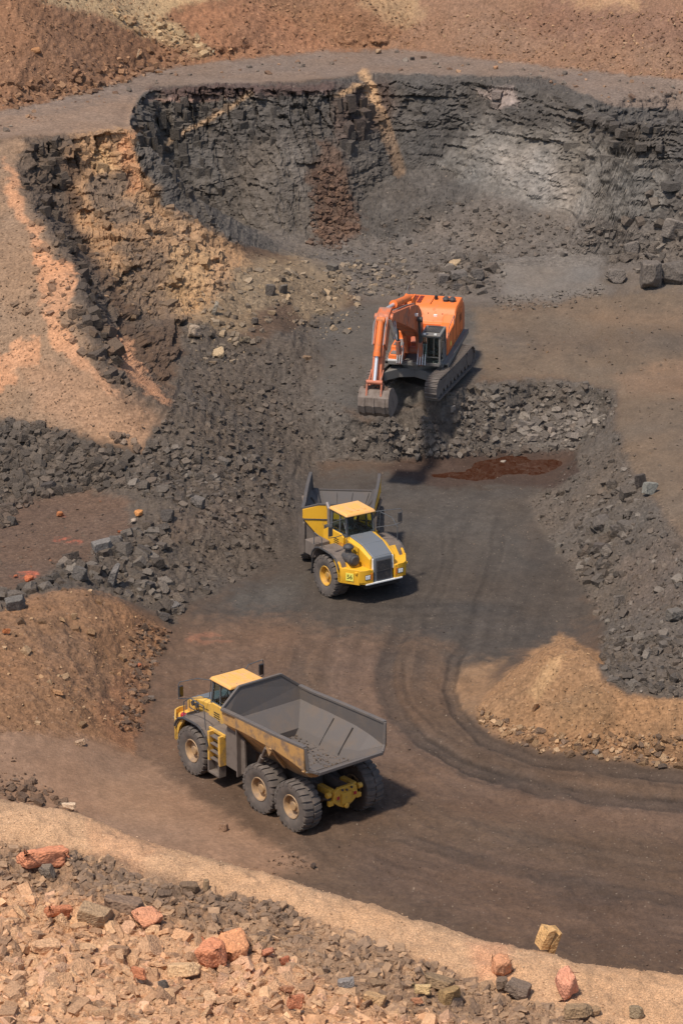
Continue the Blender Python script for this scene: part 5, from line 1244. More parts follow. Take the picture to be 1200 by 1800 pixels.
    # mirror frames
    for s_ in (1, -1):
        px0, yo = .12, s_ * 1.92
        mm = MB().tube([(px0, s_ * .74, 3.52), (.42, s_ * 1.15, 3.60), (.55, yo * .97, 3.58), (.56, yo, 3.48), (.56, yo, 2.92), (.50, s_ * 1.55, 2.86), (.2, s_ * .78, 2.80)], .017, 7)
        mm.tube([(px0, s_ * .74, 3.52), (.2, s_ * .78, 2.80)], .016, 6)
        arm = mm.build('mirror_arm', FRAMEG, T, 0, True)
        mi = MB().span(.52, .60, yo - s_ * .02, yo - s_ * .20, 2.98, 3.42).build('mirror', DARKP, arm, .02)
        MB().span(.512, .52, yo - s_ * .035, yo - s_ * .185, 3.0, 3.40).build('mirror_glass', MIRR, mi)
        rl = MB().tube([(.55, s_ * 1.70, 2.12), (.55, s_ * 1.70, 2.75), (.1, s_ * 1.72, 3.05), (-.85, s_ * 1.72, 3.05), (-.95, s_ * 1.72, 2.15)], .02, 6) if s_ > 0 else MB().tube([(-.35, s_ * 1.70, 2.14), (-.35, s_ * 1.70, 2.6), (-.95, s_ * 1.70, 2.7), (-1.0, s_ * 1.70, 2.15)], .02, 6).tube([(.35, -.86, 2.2), (.42, -.88, 2.9), (.1, -.84, 3.3)], .018, 6)
        rl.build('handrail', FRAMEG, T, 0, True)
    # air cleaner on the right deck, extinguisher on the left deck
    ac = MB().cyl((.72, -1.12, 1.98), (1.42, -1.12, 1.98), .27, None, 24).cyl((1.42, -1.12, 1.98), (1.50, -1.12, 1.98), .25, .18, 24).cyl((.92, -1.12, 2.1), (.92, -1.12, 2.42), .15, None, 18)
    ac.cyl((.92, -1.12, 2.42), (.92, -1.12, 2.50), .24, .24, 20).cyl((.92, -1.12, 2.5), (.92, -1.12, 2.60), .23, .12, 20).build('air_cleaner', DARKP, T, .01, True)
    if dusty:
        MB().cyl((1.12, 1.15, 1.78), (1.45, 1.20, 1.78), .11, None, 14).cyl((1.05, 1.14, 1.78), (1.12, 1.15, 1.78), .05, .10, 10).build('fire_extinguisher', RED, T, .01, True)
    if dusty:
        lg = MB()
        for k in (0, 1): lg.cyl((.82 + k * .26, .93, 2.32), (.82 + k * .26, .99, 2.32), .10, None, 14)
        lg.tube([(.62, 1.0, 2.12), (.62, 1.0, 2.52), (1.26, 1.0, 2.48), (1.26, 1.0, 2.10), (.62, 1.0, 2.12)], .02, 6).build('side_lamp_guard', DARKP, T, 0, True)
    # exhaust
    MB().cyl((-1.55, -.55, 2.2), (-1.55, -.55, 3.45), .09, None, 14).cyl((-1.55, -.55, 3.42), (-1.72, -.55, 3.66), .085, .095, 14).build('exhaust', paint_mat('exhaust_steel', (.42, .36, .32), MUD, .4, .4, .7), T, 0, True)
    # number plate boards on the chamfered bumper ends
    if number:
        for s_ in (1, -1):
            a = math.atan2(-s_ * -.5, .72)
            nv = Vector((.50, s_ * .72, 0)).normalized(); tv = Vector((-nv.y, nv.x, 0)) 
            nv = Vector((.5547, s_ * .8321, 0)); tv = Vector((-nv.y, nv.x, 0)); c_ = Vector((1.575, s_ * 1.47, 1.34)) + nv * .022
            M4 = Matrix(((tv.x, 0, nv.x, c_.x), (tv.y, 0, nv.y, c_.y), (0, 1, 0, c_.z), (0, 0, 0, 1)))
            pl = MB().box((0, 0, 0), (.36, .36, .012)).build('number_board', PLATE, T, .004); pl.matrix_basis = M4
            text_mesh(number, .27, BLACK, pl, Matrix.Translation((0, 0, .012)), 'number')
    # ---- rear unit, swung about the joint
    Rr = Matrix.Translation((-1.75, 0, 0)) @ Matrix.Rotation(artic, 4, 'Z') @ Matrix.Translation((1.75, 0, 0))
    def rear(o): o.matrix_basis = Rr @ o.matrix_basis; return o
    MB().cyl((-1.75, 0, .8), (-1.75, 0, 1.6), .22).build('articulation_joint', MUDST, T, .01, True)
    rear(MB().span(-7.0, -1.8, -.50, -.28, 1.0, 1.45).span(-7.0, -1.8, .28, .50, 1.0, 1.45).span(-2.4, -2.1, -.5, .5, 1.0, 1.4).span(-5.4, -5.0, -.5, .5, 1.0, 1.4).span(-3.9, -3.6, -.5, .5, .95, 1.35)
         .cyl((-4.2, -1.1, .95), (-4.2, 1.1, .95), .18).cyl((-6.1, -1.1, .95), (-6.1, 1.1, .95), .18).build('rear_frame', MUDST, T, .02))
    for s_ in (1, -1):
        rear(MB().prism([(-6.3, .95), (-6.0, 1.15), (-5.3, 1.32), (-5.0, 1.32), (-4.3, 1.15), (-4.0, .95), (-4.2, .8), (-5.1, 1.0), (-6.1, .8)], 'y', s_ * .75, s_ * .95).build('walking_beam', MUDST, T, .02))
        for x_ in (-4.2, -6.1): rear(make_wheel(T, x_, 1.42 * s_, RIMD if x_ < -5 else rim, 0, s_, x_))
    # rear crossmember: yellow casting with lamps
    rc = MB().prism([(-.58, 1.12), (-.50, 1.48), (-.30, 1.60), (.30, 1.60), (.50, 1.48), (.58, 1.12), (.34, .92), (.12, .80), (-.12, .80), (-.34, .92)], 'x', -7.06, -6.92)
    rc.span(-7.12, -7.05, -.22, .22, .95, 1.38).span(-7.10, -7.02, .30, .46, 1.18, 1.34).span(-7.10, -7.02, -.46, -.30, 1.18, 1.34).cyl((-7.15, 0, .86), (-6.85, 0, .86), .10, None, 12)
    for s_ in (1, -1): rc.span(-6.9, -6.2, s_ * .40, s_ * .62, 1.3, 1.55).cyl((-6.95, s_ * .62, 1.40), (-6.95, s_ * .80, 1.40), .11, None, 12).span(-7.04, -6.90, s_ * .52, s_ * .74, .98, 1.16)
    rcm = rear(rc.build('rear_crossmember', paint_mat('rear_yellow', (.66, .36, .03), MUD, .42), T, .02))
    lm = MB()
    for yy in (-.22, .0, .2): lm.cyl((-7.10, yy, 1.49 + abs(yy) * .2), (-7.15, yy, 1.49 + abs(yy) * .2), .045, None, 10)
    lm.build('rear_lamp', DARKP, rcm, .005)
    for s_ in (1, -1): MB().span(-7.13, -7.10, s_ * .33, s_ * .44, 1.2, 1.32).build('tail_lamp', RED, rcm, .004)
    MB().cyl((-7.0, .5, 1.15), (-6.1, .7, 1.05), .05, None, 8).cyl((-7.0, -.5, 1.15), (-6.1, -.7, 1.05), .05, None, 8).build('rear_strut', MUDST, rcm, 0, True)
    # ---- dump body
    OUTM = BODY_OUT_DIRTY if dusty else BODY_OUT_CLEAN
    SIN = STEEL_IN if dusty else STEEL_DK
    ST = [(-2.92, 3.42, 2.92, 1.72, .90, 1.88), (-3.8, 3.46, 2.94, 1.75, .92, 1.88), (-5.4, 3.52, 2.92, 1.78, .98, 1.90), (-6.2, 3.56, 2.84, 1.78, 1.10, 2.05), (-7.05, 3.60, 2.70, 1.76, 1.34, 2.42)]
    sh = MB(); rows = []
    for (x_, zr, zb, w_, fw, zf) in ST:
        rows.append([(x_, w_, zr), (x_, w_, zb), (x_, fw + .18, zf + .28), (x_, fw, zf), (x_, -fw, zf), (x_, -fw - .18, zf + .28), (x_, -w_, zb), (x_, -w_, zr)])
    vs = [q for r_ in rows for q in r_]; fs = []
    for i in range(len(rows) - 1):
        for j in range(7): fs.append((i * 8 + j, i * 8 + j + 1, (i + 1) * 8 + j + 1, (i + 1) * 8 + j))
    # headboard, leaning forward
    hz = 4.02 if dusty else 3.62
    HB = [(-2.08, 1.72, 3.40), (-2.02, .95, hz), (-2.02, -.95, hz), (-2.08, -1.72, 3.40)]
    n0 = len(vs); vs += HB + [(-2.20, 1.72, 2.92), (-2.20, -1.72, 2.92)]
    fs += [(0, n0, n0 + 4, 1), (7, 6, n0 + 5, n0 + 3), (1, n0 + 4, 2), (6, 5, n0 + 5), (n0, n0 + 1, n0 + 2, n0 + 3, n0 + 5, n0 + 4), (n0 + 4, n0 + 5, 5, 2), (2, 5, 4, 3)]
    # tail lip
    n1 = len(vs); vs += [(-7.32, 1.52, 2.72), (-7.32, 1.36, 2.58), (-7.32, -1.36, 2.58), (-7.32, -1.52, 2.72)]; l4 = 4 * 8
    fs += [(l4 + 1, l4 + 2, n1), (l4 + 2, l4 + 3, n1 + 1, n1), (l4 + 3, l4 + 4, n1 + 2, n1 + 1), (l4 + 4, l4 + 5, n1 + 3, n1 + 2), (l4 + 5, l4 + 6, n1 + 3)]
    sh.add(vs, fs)
    me = sh.build('body', [SIN, OUTM], T); bmm = bmesh.new(); bmm.from_mesh(me.data); bmesh.ops.recalc_face_normals(bmm, faces=bmm.faces)
    fc = min(bmm.faces, key=lambda f: (f.calc_center_median() - Vector((-4.6, 0, 1.89))).length)
    if fc.normal.z < 0: bmesh.ops.reverse_faces(bmm, faces=bmm.faces)
    bmm.to_mesh(me.data); bmm.free()
    md = me.modifiers.new('solid', 'SOLIDIFY'); md.thickness = .07; md.offset = -1; md.material_offset = 1; md.material_offset_rim = 0; md.use_even_offset = True
    body = rear(me)
    if not dusty: body.matrix_basis = body.matrix_basis @ Matrix.Translation((-2, 0, 0)) @ Matrix.Diagonal((.92, .88, .92, 1)) @ Matrix.Translation((2, 0, 0))
    # rim rails: box section that caps the walls
    rl = MB()
    for s_ in (1, -1):
        top = [(-2.08, s_ * 1.79, 3.40)] + [(a, s_ * (w_ + .05), zr) for a, zr, _, w_, _, _ in ST]
        for p0, p1 in zip(top[:-1], top[1:]): rl.bar(p0, p1, .17, .10)
        rl.bar(top[-1], (-7.10, s_ * 1.74, 2.74), .10, .12); rl.bar((-7.10, s_ * 1.74, 2.74), (-7.34, s_ * 1.46, 2.62), .09, .12)
    rl.bar((-7.34, -1.46, 2.59), (-7.34, 1.46, 2.59), .10, .12)
    rl.bar((-2.05, 1.76, 3.42), (-2.0, .95, hz + .03), .10, .10); rl.bar((-2.0, .95, hz + .03), (-2.0, -.95, hz + .03), .10, .08); rl.bar((-2.0, -.95, hz + .03), (-2.05, -1.76, 3.42), .10, .10)
    rl.build('rim_rail', SIN if dusty else STEEL_DK, body, .015)
    # raised band and posts on the outside of the walls
    for s_ in (1, -1):
        ob = MB()
        for i in range(4):
            a, b_ = ST[i], ST[i + 1]
            ob.loft([(a[0], s_ * (a[3] + .07), a[1] - .02), (a[0], s_ * (a[3] + .13), a[1] - .02), (a[0], s_ * (a[3] + .13), a[2] + .02), (a[0], s_ * (a[3] + .07), a[2] + .02)],
                    [(b_[0], s_ * (b_[3] + .07), b_[1] - .02), (b_[0], s_ * (b_[3] + .13), b_[1] - .02), (b_[0], s_ * (b_[3] + .13), b_[2] + .02), (b_[0], s_ * (b_[3] + .07), b_[2] + .02)])
        ob.bar((-5.15, s_ * 1.90, 2.95), (-5.15, s_ * 1.26, 2.02), .14, .10); ob.bar((-7.0, s_ * 1.88, 2.72), (-7.0, s_ * 1.50, 2.40), .12, .10)
        ob.prism([(-4.75, 3.0), (-5.3, 3.0), (-5.0, 2.55)], 'y', s_ * 1.78, s_ * 1.88)
        ob.build('side_band', OUTM, body, .015)
    # V-shaped front face of the body
    if not dusty:
        MB().prism([(-1.78, 3.38), (-1.0, 3.58), (1.0, 3.58), (1.78, 3.38), (1.78, 2.92), (.92, 1.95), (-.92, 1.95), (-1.78, 2.92)], 'x', -2.03, -1.96).build('front_face', [Y_CLEAN], body, .015)
        MB().span(-1.96, -1.93, -1.80, 1.80, 2.86, 2.92).span(-1.955, -1.935, .45, .48, 2.9, 3.5).span(-1.955, -1.935, -.48, -.45, 2.9, 3.5).build('face_seam', DARKP, body)
    for s_ in (1, -1):
        rear(MB().prism([(-1.95, 1.05), (-1.95, 2.45), (-2.1, 2.75), (-3.1, 2.4), (-3.15, 1.15), (-2.9, 1.0)], 'y', s_ * 1.46, s_ * 1.56).build('mudguard', MUDST, T, .02))
        rear(MB().prism([(s_ * .85, 1.0), (s_ * 1.74, .95), (s_ * 1.76, 2.85), (s_ * 1.3, 2.35), (s_ * .9, 1.95)], 'x', -2.12 if not dusty else -2.9, -2.05 if not dusty else -2.84).build('mudguard', MUDST, T, .01))
    # wear plates, seams and bolts on the body floor and walls
    for i, (xa, xb) in enumerate([(-3.0, -4.25), (-4.3, -5.35), (-5.42, -6.15)]):
        for ya, yb in ((-.88, -.02), (.02, .88)):
            zf = 1.885 if xb > -5.4 else 1.905
            if xb > -5.4: MB().span(xa, xb, ya, yb, zf - .004, zf + .022).build('wear_plate', SIN, body, .004)
            else: MB().loft([(xa, ya, 1.91), (xa, yb, 1.91), (xa, yb, 1.94), (xa, ya, 1.94)], [(xb, ya, 2.045), (xb, yb, 2.045), (xb, yb, 2.075), (xb, ya, 2.075)]).build('wear_plate', SIN, body, .004)
    for ya, yb in ((-1.2, -.42), (-.38, .38), (.42, 1.2)):
        MB().loft([(-6.24, ya * .88, 2.075), (-6.24, yb * .88, 2.075), (-6.24, yb * .88, 2.10), (-6.24, ya * .88, 2.10)], [(-7.2, ya * 1.05, 2.535), (-7.2, yb * 1.05, 2.535), (-7.2, yb * 1.05, 2.56), (-7.2, ya * 1.05, 2.56)]).build('tail_plate', SIN, body, .004)
    for x_ in (-4.28, -5.38):
        for s_ in (1, -1): MB().bar((x_, s_ * .98, 1.98), (x_, s_ * 1.66, 2.86), .09, .035, (1, 0, 0)).build('wall_strap', SIN, body, .006)
    bo = MB()
    for x_ in (-3.2, -3.9, -4.5, -5.1, -5.7, -6.1):
        for yy in (-.75, -.3, .3, .75): bo.cyl((x_, yy, 1.9 + max(0, -5.4 - x_) * .18), (x_, yy, 1.925 + max(0, -5.4 - x_) * .18), .03, None, 7)
    bo.build('plate_bolt', DARKP, body)
    # tipping rams
    for s_ in (1, -1):
        rm_ = rear(MB().cyl((-3.45, s_ * 1.30, 1.20), (-4.3, s_ * 1.62, 2.25), .11, None, 14).cyl((-4.3, s_ * 1.62, 2.25), (-4.75, s_ * 1.80, 2.8), .07, None, 12).build('tipping_ram', MUDST, T, 0, True))
    return T
def leftovers(T, artic, n, seed, lab):
    r_ = np.random.default_rng(seed); VV, FF, CC, k0 = [], [], [], 0
    for k in range(n):
        V, F = CHIP[k % 8]; x_ = -3.0 - 3.9 * r_.random() ** 1.6; y_ = r_.normal(0, .38) - .25; y_ = max(-.9, min(.9, y_)); zf = 1.91 + max(0, -5.4 - x_) * .19 + max(0, -6.2 - x_) * .25
        s_ = .03 + .13 * r_.random() ** 3; VV.append(V * s_ + [x_, y_, zf + s_ * .25]); FF.append(F + k0); k0 += len(V); CC.append(np.tile(alb((100, 86, 76)) * r_.uniform(.6, 1.5), (len(V), 1)))
    o = link('leftover_ore', mesh_from('leftover_ore', np.concatenate(VV), np.concatenate(FF), np.concatenate(CC), M_ROCK), None, 'stuff')
    o.matrix_world = Matrix.Translation(T.location) @ T.rotation_euler.to_matrix().to_4x4() @ Matrix.Translation((-1.75, 0, 0)) @ Matrix.Rotation(artic, 4, 'Z') @ Matrix.Translation((1.75, 0, 0))
t1 = dump_truck('dump_truck', 'muddy yellow dump truck with empty grey body, seen from behind in the lower half', (-4.19, 92.77, 0), R(126.1), R(2.5), True)
t2 = dump_truck('dump_truck', 'bright yellow dump truck numbered 56, facing the camera below the pond', (.75, 111.5, 0), R(-57.3), R(-37), False, '56')
leftovers(t1, R(2.5), 420, 8, '')
#@@EXC
# ------------------------------------------------------------------ excavator
OR = paint_mat('orange_paint', (.82, .17, .02), (.34, .15, .07), .42)
ORB_ = paint_mat('worn_orange_paint', (.62, .15, .045), (.30, .15, .10), .55)
ORD = paint_mat('dusty_red_orange_paint', (.50, .13, .055), (.26, .15, .11), .6)
GREYM = paint_mat('grey_machine_paint', (.16, .155, .145), (.17, .14, .115), .5, .6)
SHOE = paint_mat('dusty_track_steel', (.16, .135, .115), (.12, .092, .075), .6, .75)
BUCK = paint_mat('scraped_bucket_steel', (.20, .155, .125), (.12, .09, .07), .6, .7)
def excavator(loc, yaw_t, yaw_h, tilt):
    T = rest('excavator', 'large orange tracked excavator with grey cab, holding its filled bucket over the pit edge', 'excavator', loc, (0, tilt, yaw_h))
    U = Matrix.Rotation(yaw_t - yaw_h, 4, 'Z')
    def un(o): o.matrix_basis = U @ o.matrix_basis; return o
    # undercarriage
    un(MB().prism([(-2.0, -1.3), (-1.2, -.75), (-.9, 0), (-1.2, .75), (-2.0, 1.3), (2.0, 1.3), (1.2, .75), (.9, 0), (1.2, -.75), (2.0, -1.3)], 'z', .45, .95).cyl((0, 0, .9), (0, 0, 1.22), 1.05, None, 32).build('undercarriage', GREYM, T, .03))
    for s_ in (1, -1):
        y0 = s_ * 1.62
        fr = un(MB().prism([(-2.35, .30), (2.35, .30), (2.5, .55), (2.2, .86), (-2.2, .90), (-2.5, .6)], 'y', y0 - .20, y0 + .20).build('track_frame', SHOE, T, .04))
        wh = MB().cyl((2.42, y0 - .24, .60), (2.42, y0 + .24, .60), .46, None, 24).cyl((-2.42, y0 - .24, .62), (-2.42, y0 + .24, .62), .48, None, 18)
        for k in range(8): wh.cyl((-1.9 + k * .54, y0 - .22, .27), (-1.9 + k * .54, y0 + .22, .27), .17, None, 14)
        for k in (-.9, .1, 1.1): wh.cyl((k, y0 - .2, .98), (k, y0 + .2, .98), .10, None, 10)
        wh.build('track_wheel', SHOE, fr, .01, True)['kind'] = 'stuff'
        # chain path round idler and sprocket, individual shoes
        rr_, xe, zc = .56, 2.42, .60; path = []; Ls = 2 * xe; tot = 2 * Ls + 2 * math.pi * rr_; n = 52
        proto = MB().box((0, 0, 0), (tot / n * .86, .66, .045)).box((-.07, 0, .035), (.03, .66, .085)).box((.03, 0, .03), (.025, .66, .04)).cyl((0, -.18, .02), (0, -.18, .05), .03, None, 6).cyl((0, .18, .02), (0, .18, .05), .03, None, 6)
        p0 = proto.build('track_shoe', SHOE, fr, 0)
        for k in range(n):
            d = tot * k / n
            if d < Ls: x_, z_, a = -xe + d, zc - rr_, math.pi
            elif d < Ls + math.pi * rr_: q_ = (d - Ls) / rr_; x_, z_, a = xe + rr_ * math.sin(q_), zc - rr_ * math.cos(q_), math.pi - q_
            elif d < 2 * Ls + math.pi * rr_:
                dd = d - Ls - math.pi * rr_; x_, z_, a = xe - dd, zc + rr_ - .07 * math.sin(math.pi * dd / Ls), 0
            else: q_ = (d - 2 * Ls - math.pi * rr_) / rr_; x_, z_, a = -xe - rr_ * math.sin(q_), zc + rr_ * math.cos(q_), -q_
            o = p0 if k == 0 else p0.copy()
            if k: COL.objects.link(o); o.parent = fr
            o.matrix_basis = Matrix.Translation((x_, y0, z_)) @ Matrix.Rotation(a if True else 0, 4, 'Y')
    # deck and side walkways
    MB().span(-4.1, 1.3, -1.45, 1.45, 1.22, 1.42).build('deck', GREYM, T, .02)
    for s_ in (1, -1): MB().span(-4.2, 1.1, s_ * 1.42, s_ * 1.66, 1.30, 1.38).span(-4.2, 1.1, s_ * 1.64, s_ * 1.68, 1.18, 1.42).build('walkway', GREYM, T, .01)
    # engine house
    pr = [(-3.9, 1.42), (-3.9, 3.22), (-3.75, 3.32), (-2.35, 3.28), (-2.1, 3.12), (-1.75, 2.58), (-1.6, 2.52), (-1.6, 1.42)]
    hb = MB().prism(pr, 'y', -1.42, 1.42).build('engine_house', OR, T, .05, True, 3)
    sw = MB().prism([(-3.8, 1.45), (-3.8, 3.22), (-2.35, 3.22), (-1.55, 2.62), (-.35, 2.55), (-.10, 2.30), (.05, 1.9), (.1, 1.45)], 'y', .80, 1.44).build('side_housing', OR, T, .04, True, 3)
    MB().span(-1.6, .0, -.70, .80, 1.42, 2.05).span(-1.6, -.8, -.70, .2, 2.05, 2.3).build('pump_cover', ORD, T, .03)
    MB().prism([(-1.62, 1.42), (-1.62, 2.45), (-.6, 2.35), (-.55, 2.0), (.55, 1.95), (.6, 1.75), (1.2, 1.72), (1.25, 1.42)], 'y', -1.44, -.68).build('tool_box', OR, T, .03, True)
    for xa, xb, zt in ((-1.45, -.72, 2.41), (-.42, .42, 1.99), (.66, 1.12, 1.745)): MB().span(xa, xb, -1.34, -.80, zt - .03, zt + .02).build('anti_slip_mat', GREYM, T, .005)
    MB().span(1.22, 1.28, -1.46, -.66, 1.40, 1.50).build('front_edge', WHITE, T, .005)
    cw = [(-3.95, 1.15), (-4.45, 1.25), (-4.55, 1.6), (-4.55, 2.55), (-4.35, 2.95), (-3.95, 3.0)]
    MB().prism(cw, 'y', -1.40, 1.40).build('counterweight', ORB_, T, .10, True, 3)
    # seams, hatches, grilles
    sm = MB()
    for x_ in (-3.0, -2.1, -1.2): sm.span(x_ - .008, x_ + .008, 1.438, 1.45, 1.5, 2.9 if x_ < -2 else 2.5)
    for x_, z0_, z1_ in ((-3.55, 1.6, 2.9), (-2.55, 1.6, 2.9), (-1.65, 1.6, 2.45), (-.55, 1.6, 2.4)): sm.span(x_, x_ + .42, 1.438, 1.449, z0_, z0_ + .012).span(x_, x_ + .42, 1.438, 1.449, z1_, z1_ + .012)
    for k in range(6): sm.span(-3.5, -2.9, 1.438, 1.452, 2.2 + k * .07, 2.22 + k * .07)
    sm.span(-1.99, -1.97, -1.3, -1.28, 2.6, 3.1)
    sm.span(-3.8, -2.4, -.006, .006, 3.29, 3.335).build('panel_seam', BLACK, T)
    g = MB()
    for k in range(3):
        for j in range(2): g.span(-3.55 + k * .36, -3.28 + k * .36, -1.05 + j * .28, -.84 + j * .28, 3.30, 3.335)
    g.build('roof_vent', flat_mat('dark_red_vent', (.16, .02, .012), .6), hb)
    for yy in (.70, 1.05):
        MB().cyl((-3.05, yy, 3.28), (-3.05, yy, 3.42), .16, None, 20).cyl((-3.05, yy, 3.42), (-3.05, yy, 3.52), .19, .12, 20).build('air_intake', DARKP, hb, 0, True)
    MB().cyl((-3.2, .15, 3.28), (-3.2, .15, 3.5), .09, None, 14).build('exhaust', BLACK, hb, 0, True)
    MB().span(-2.0, -1.9, .28, .46, 2.72, 2.92).build('work_lamp', LAMPW, hb, .01)
    hn = MB()
    for x_ in (-2.02, -2.02): hn.span(x_, x_ + .05, -.04, .0, 2.85, 2.98).span(x_, x_ + .05, .72, .76, 2.85, 2.98)
    hn.build('latch', BLACK, hb)
    rl = MB().tube([(-1.7, -1.4, 2.5), (-1.7, -1.4, 3.3), (-3.6, -1.4, 4.0 - .1), (-3.7, -1.4, 3.3)], .02, 6).tube([(.0, 1.42, 2.3), (-.2, 1.46, 2.9), (-1.5, 1.46, 3.1), (-1.5, 1.46, 2.6)], .02, 6)
    rl.build('handrail', GREYM, T, 0, True)
    MB().span(-.82, -.62, 1.443, 1.452, 1.72, 1.95).build('warning_sticker', PLATE, sw)
    # cab
    cab = bpy.data.objects.new('cab', None); COL.objects.link(cab); cab.parent = T
    X0, X1, Ya, Yb, Z0, Z1 = .25, 1.62, .42, 1.34, 1.50, 2.98
    fr = MB()
    for y_ in (Ya, Yb):
        fr.bar((X0, y_, Z0), (X0, y_, Z1), .12, .12); fr.bar((X1, y_, Z0), (X1 - .06, y_, Z1), .09, .09); fr.bar((X0 + .62, y_, Z0), (X0 + .62, y_, Z1), .07, .07)
        fr.bar((X0, y_, Z1), (X1 - .06, y_, Z1), .10, .10); fr.bar((X0, y_, Z0), (X1, y_, Z0), .10, .16)
    fr.bar((X1, Ya, Z0), (X1, Yb, Z0), .10, .16); fr.bar((X1 - .02, Ya, Z0 + .38), (X1 - .02, Yb, Z0 + .38), .05, .05); fr.bar((X1 - .06, Ya, Z1), (X1 - .06, Yb, Z1), .10, .10)
    fr.span(X0 - .04, X0 + .03, Ya, Yb, Z0, Z1).span(X0, X1, Ya + .02, Yb - .02, Z0 - .05, Z0 + .03).span(X0 + .03, X0 + .6, Yb - .01, Yb + .02, Z0, Z0 + .75)
    fo = fr.build('cab_frame', GREYM, cab, .015)
    MB().plate([(X1 + .01, Ya + .05, Z0 + .42), (X1 + .01, Yb - .05, Z0 + .42), (X1 - .04, Yb - .05, Z1 - .05), (X1 - .04, Ya + .05, Z1 - .05)], .008, (1, 0, 0)).build('windscreen', GLASS, cab)
    MB().plate([(X1 + .02, Ya + .05, Z0 + .08), (X1 + .02, Yb - .05, Z0 + .08), (X1 + .0, Yb - .05, Z0 + .36), (X1 + .0, Ya + .05, Z0 + .36)], .008, (1, 0, 0)).build('lower_windscreen', GLASS, cab)
    for y_, d_ in ((Ya, -1), (Yb, 1)): MB().plate([(X0 + .68, y_, Z0 + .3), (X1 - .05, y_, Z0 + .3), (X1 - .1, y_, Z1 - .06), (X0 + .68, y_, Z1 - .06)], .008, (0, d_, 0)).build('side_window', GLASS, cab)
    MB().plate([(X0 + .08, Yb, Z0 + .8), (X0 + .56, Yb, Z0 + .8), (X0 + .56, Yb, Z1 - .06), (X0 + .08, Yb, Z1 - .06)], .008, (0, 1, 0)).build('side_window', GLASS, cab)
    rf = MB().span(X0 - .06, X1 + .06, Ya - .06, Yb + .06, Z1 + .04, Z1 + .11).build('cab_roof', GREYM, cab, .02)
    gd = MB()
    for k in range(9): gd.span(X0 + .15, X0 + .95, Ya + .12 + k * .085, Ya + .16 + k * .085, Z1 + .11, Z1 + .15)
    gd.span(X0 + .12, X0 + .16, Ya + .08, Yb - .06, Z1 + .11, Z1 + .16).span(X0 + .94, X0 + .98, Ya + .08, Yb - .06, Z1 + .11, Z1 + .16).build('roof_guard', DARKP, rf)
    for yy in (Ya + .16, Yb - .20): MB().box((X1 + .03, yy, Z1 + .16), (.07, .13, .09)).build('cab_lamp', LAMPW, rf, .01)
    fg = MB()
    for k in (1, 3): fg.cyl((X1 + .05, Ya + .12 + k * .17, Z0 + .42), (X1 - .0, Ya + .12 + k * .17, Z1 - .05), .012, None, 5)
    fg.build('window_guard', GREYM, cab)
    MB().span(X0 + .35, X0 + .85, .62, 1.14, 1.85, 2.0).span(X0 + .25, X0 + .38, .62, 1.14, 1.95, 2.65).span(X0 + .28, X0 + .36, .76, 1.0, 2.65, 2.85).build('seat', SEATM, cab, .05)
    MB().span(1.0, 1.2, .5, .62, 1.85, 2.05).cyl((1.1, .56, 2.0), (1.15, .56, 2.25), .02).span(1.0, 1.2, 1.12, 1.24, 1.85, 2.05).cyl((1.1, 1.18, 2.0), (1.15, 1.18, 2.25), .02).build('control_lever', BLACK, cab)
    MB().tube([(X1 - .1, Yb + .02, 2.9), (X1 + .05, Yb + .22, 2.95), (X1 + .05, Yb + .22, 2.4)], .014, 5).span(X1 + .02, X1 + .07, Yb + .12, Yb + .28, 2.45, 2.8).build('mirror', DARKP, cab)
    MB().tube([(1.2, -1.40, 1.75), (1.25, -1.72, 2.1), (1.25, -1.78, 3.05), (1.25, -1.60, 3.05), (1.25, -1.6, 2.2)], .018, 5).build('front_handrail', GREYM, T, 0, True)
    # boom: curved box beam in the plane y = YB
    YB = -.22
    def beam(prof_top, prof_bot, hw, name, mat, par, bev=.02):
        b = MB(); n = len(prof_top); st = []
        for (tx, tz_), (bx, bz) in zip(prof_top, prof_bot): st.append([(tx, YB - hw, tz_), (tx, YB + hw, tz_), (bx, YB + hw, bz), (bx, YB - hw, bz)])
        vs = [q for s4 in st for q in s4]; fs = [(3, 2, 1, 0), tuple(range(4 * n - 4, 4 * n))]
        for i in range(n - 1):
            for j in range(4): fs.append((i * 4 + j, i * 4 + (j + 1) % 4, (i + 1) * 4 + (j + 1) % 4, (i + 1) * 4 + j))
        b.add(vs, fs); return b.build(name, mat, par, bev)
    top = [(.35, 1.95), (.25, 2.6), (.38, 3.35), (.75, 4.05), (1.35, 4.55), (2.1, 4.85), (3.2, 5.15), (4.6, 5.5), (6.0, 5.85), (7.05, 6.1)]
    bot = [(.95, 1.75), (1.1, 2.35), (1.35, 2.85), (1.75, 3.25), (2.35, 3.6), (3.0, 3.9), (3.9, 4.35), (5.0, 4.85), (6.2, 5.4), (7.0, 5.75)]
    boom = beam(top[2:], bot[2:], .40, 'boom', ORB_, T)
    yb_ = YB
    for s_ in (1, -1):
        YB = yb_ + s_ * .32; beam(top[:4], bot[:4], .10, 'boom_leg', ORB_, boom)
    YB = yb_
    for s_ in (1, -1): MB().prism([(a, b_) for a, b_ in top[:7]] + [(a, b_) for a, b_ in bot[:7]][::-1], 'y', YB + s_ * .40, YB + s_ * .44).build('boom_plate', ORB_, boom, .01)
    MB().cyl((.62, YB - .55, 1.85), (.62, YB + .55, 1.85), .20, None, 18).span(.1, 1.0, YB - .58, YB - .42, 1.3, 2.1).span(.1, 1.0, YB + .42, YB + .58, 1.3, 2.1).build('boom_foot', ORD, T, .02, True)
    MB().cyl((7.1, YB - .46, 5.9), (7.1, YB + .46, 5.9), .19, None, 18).build('boom_tip_pin', ORB_, boom, .01, True)
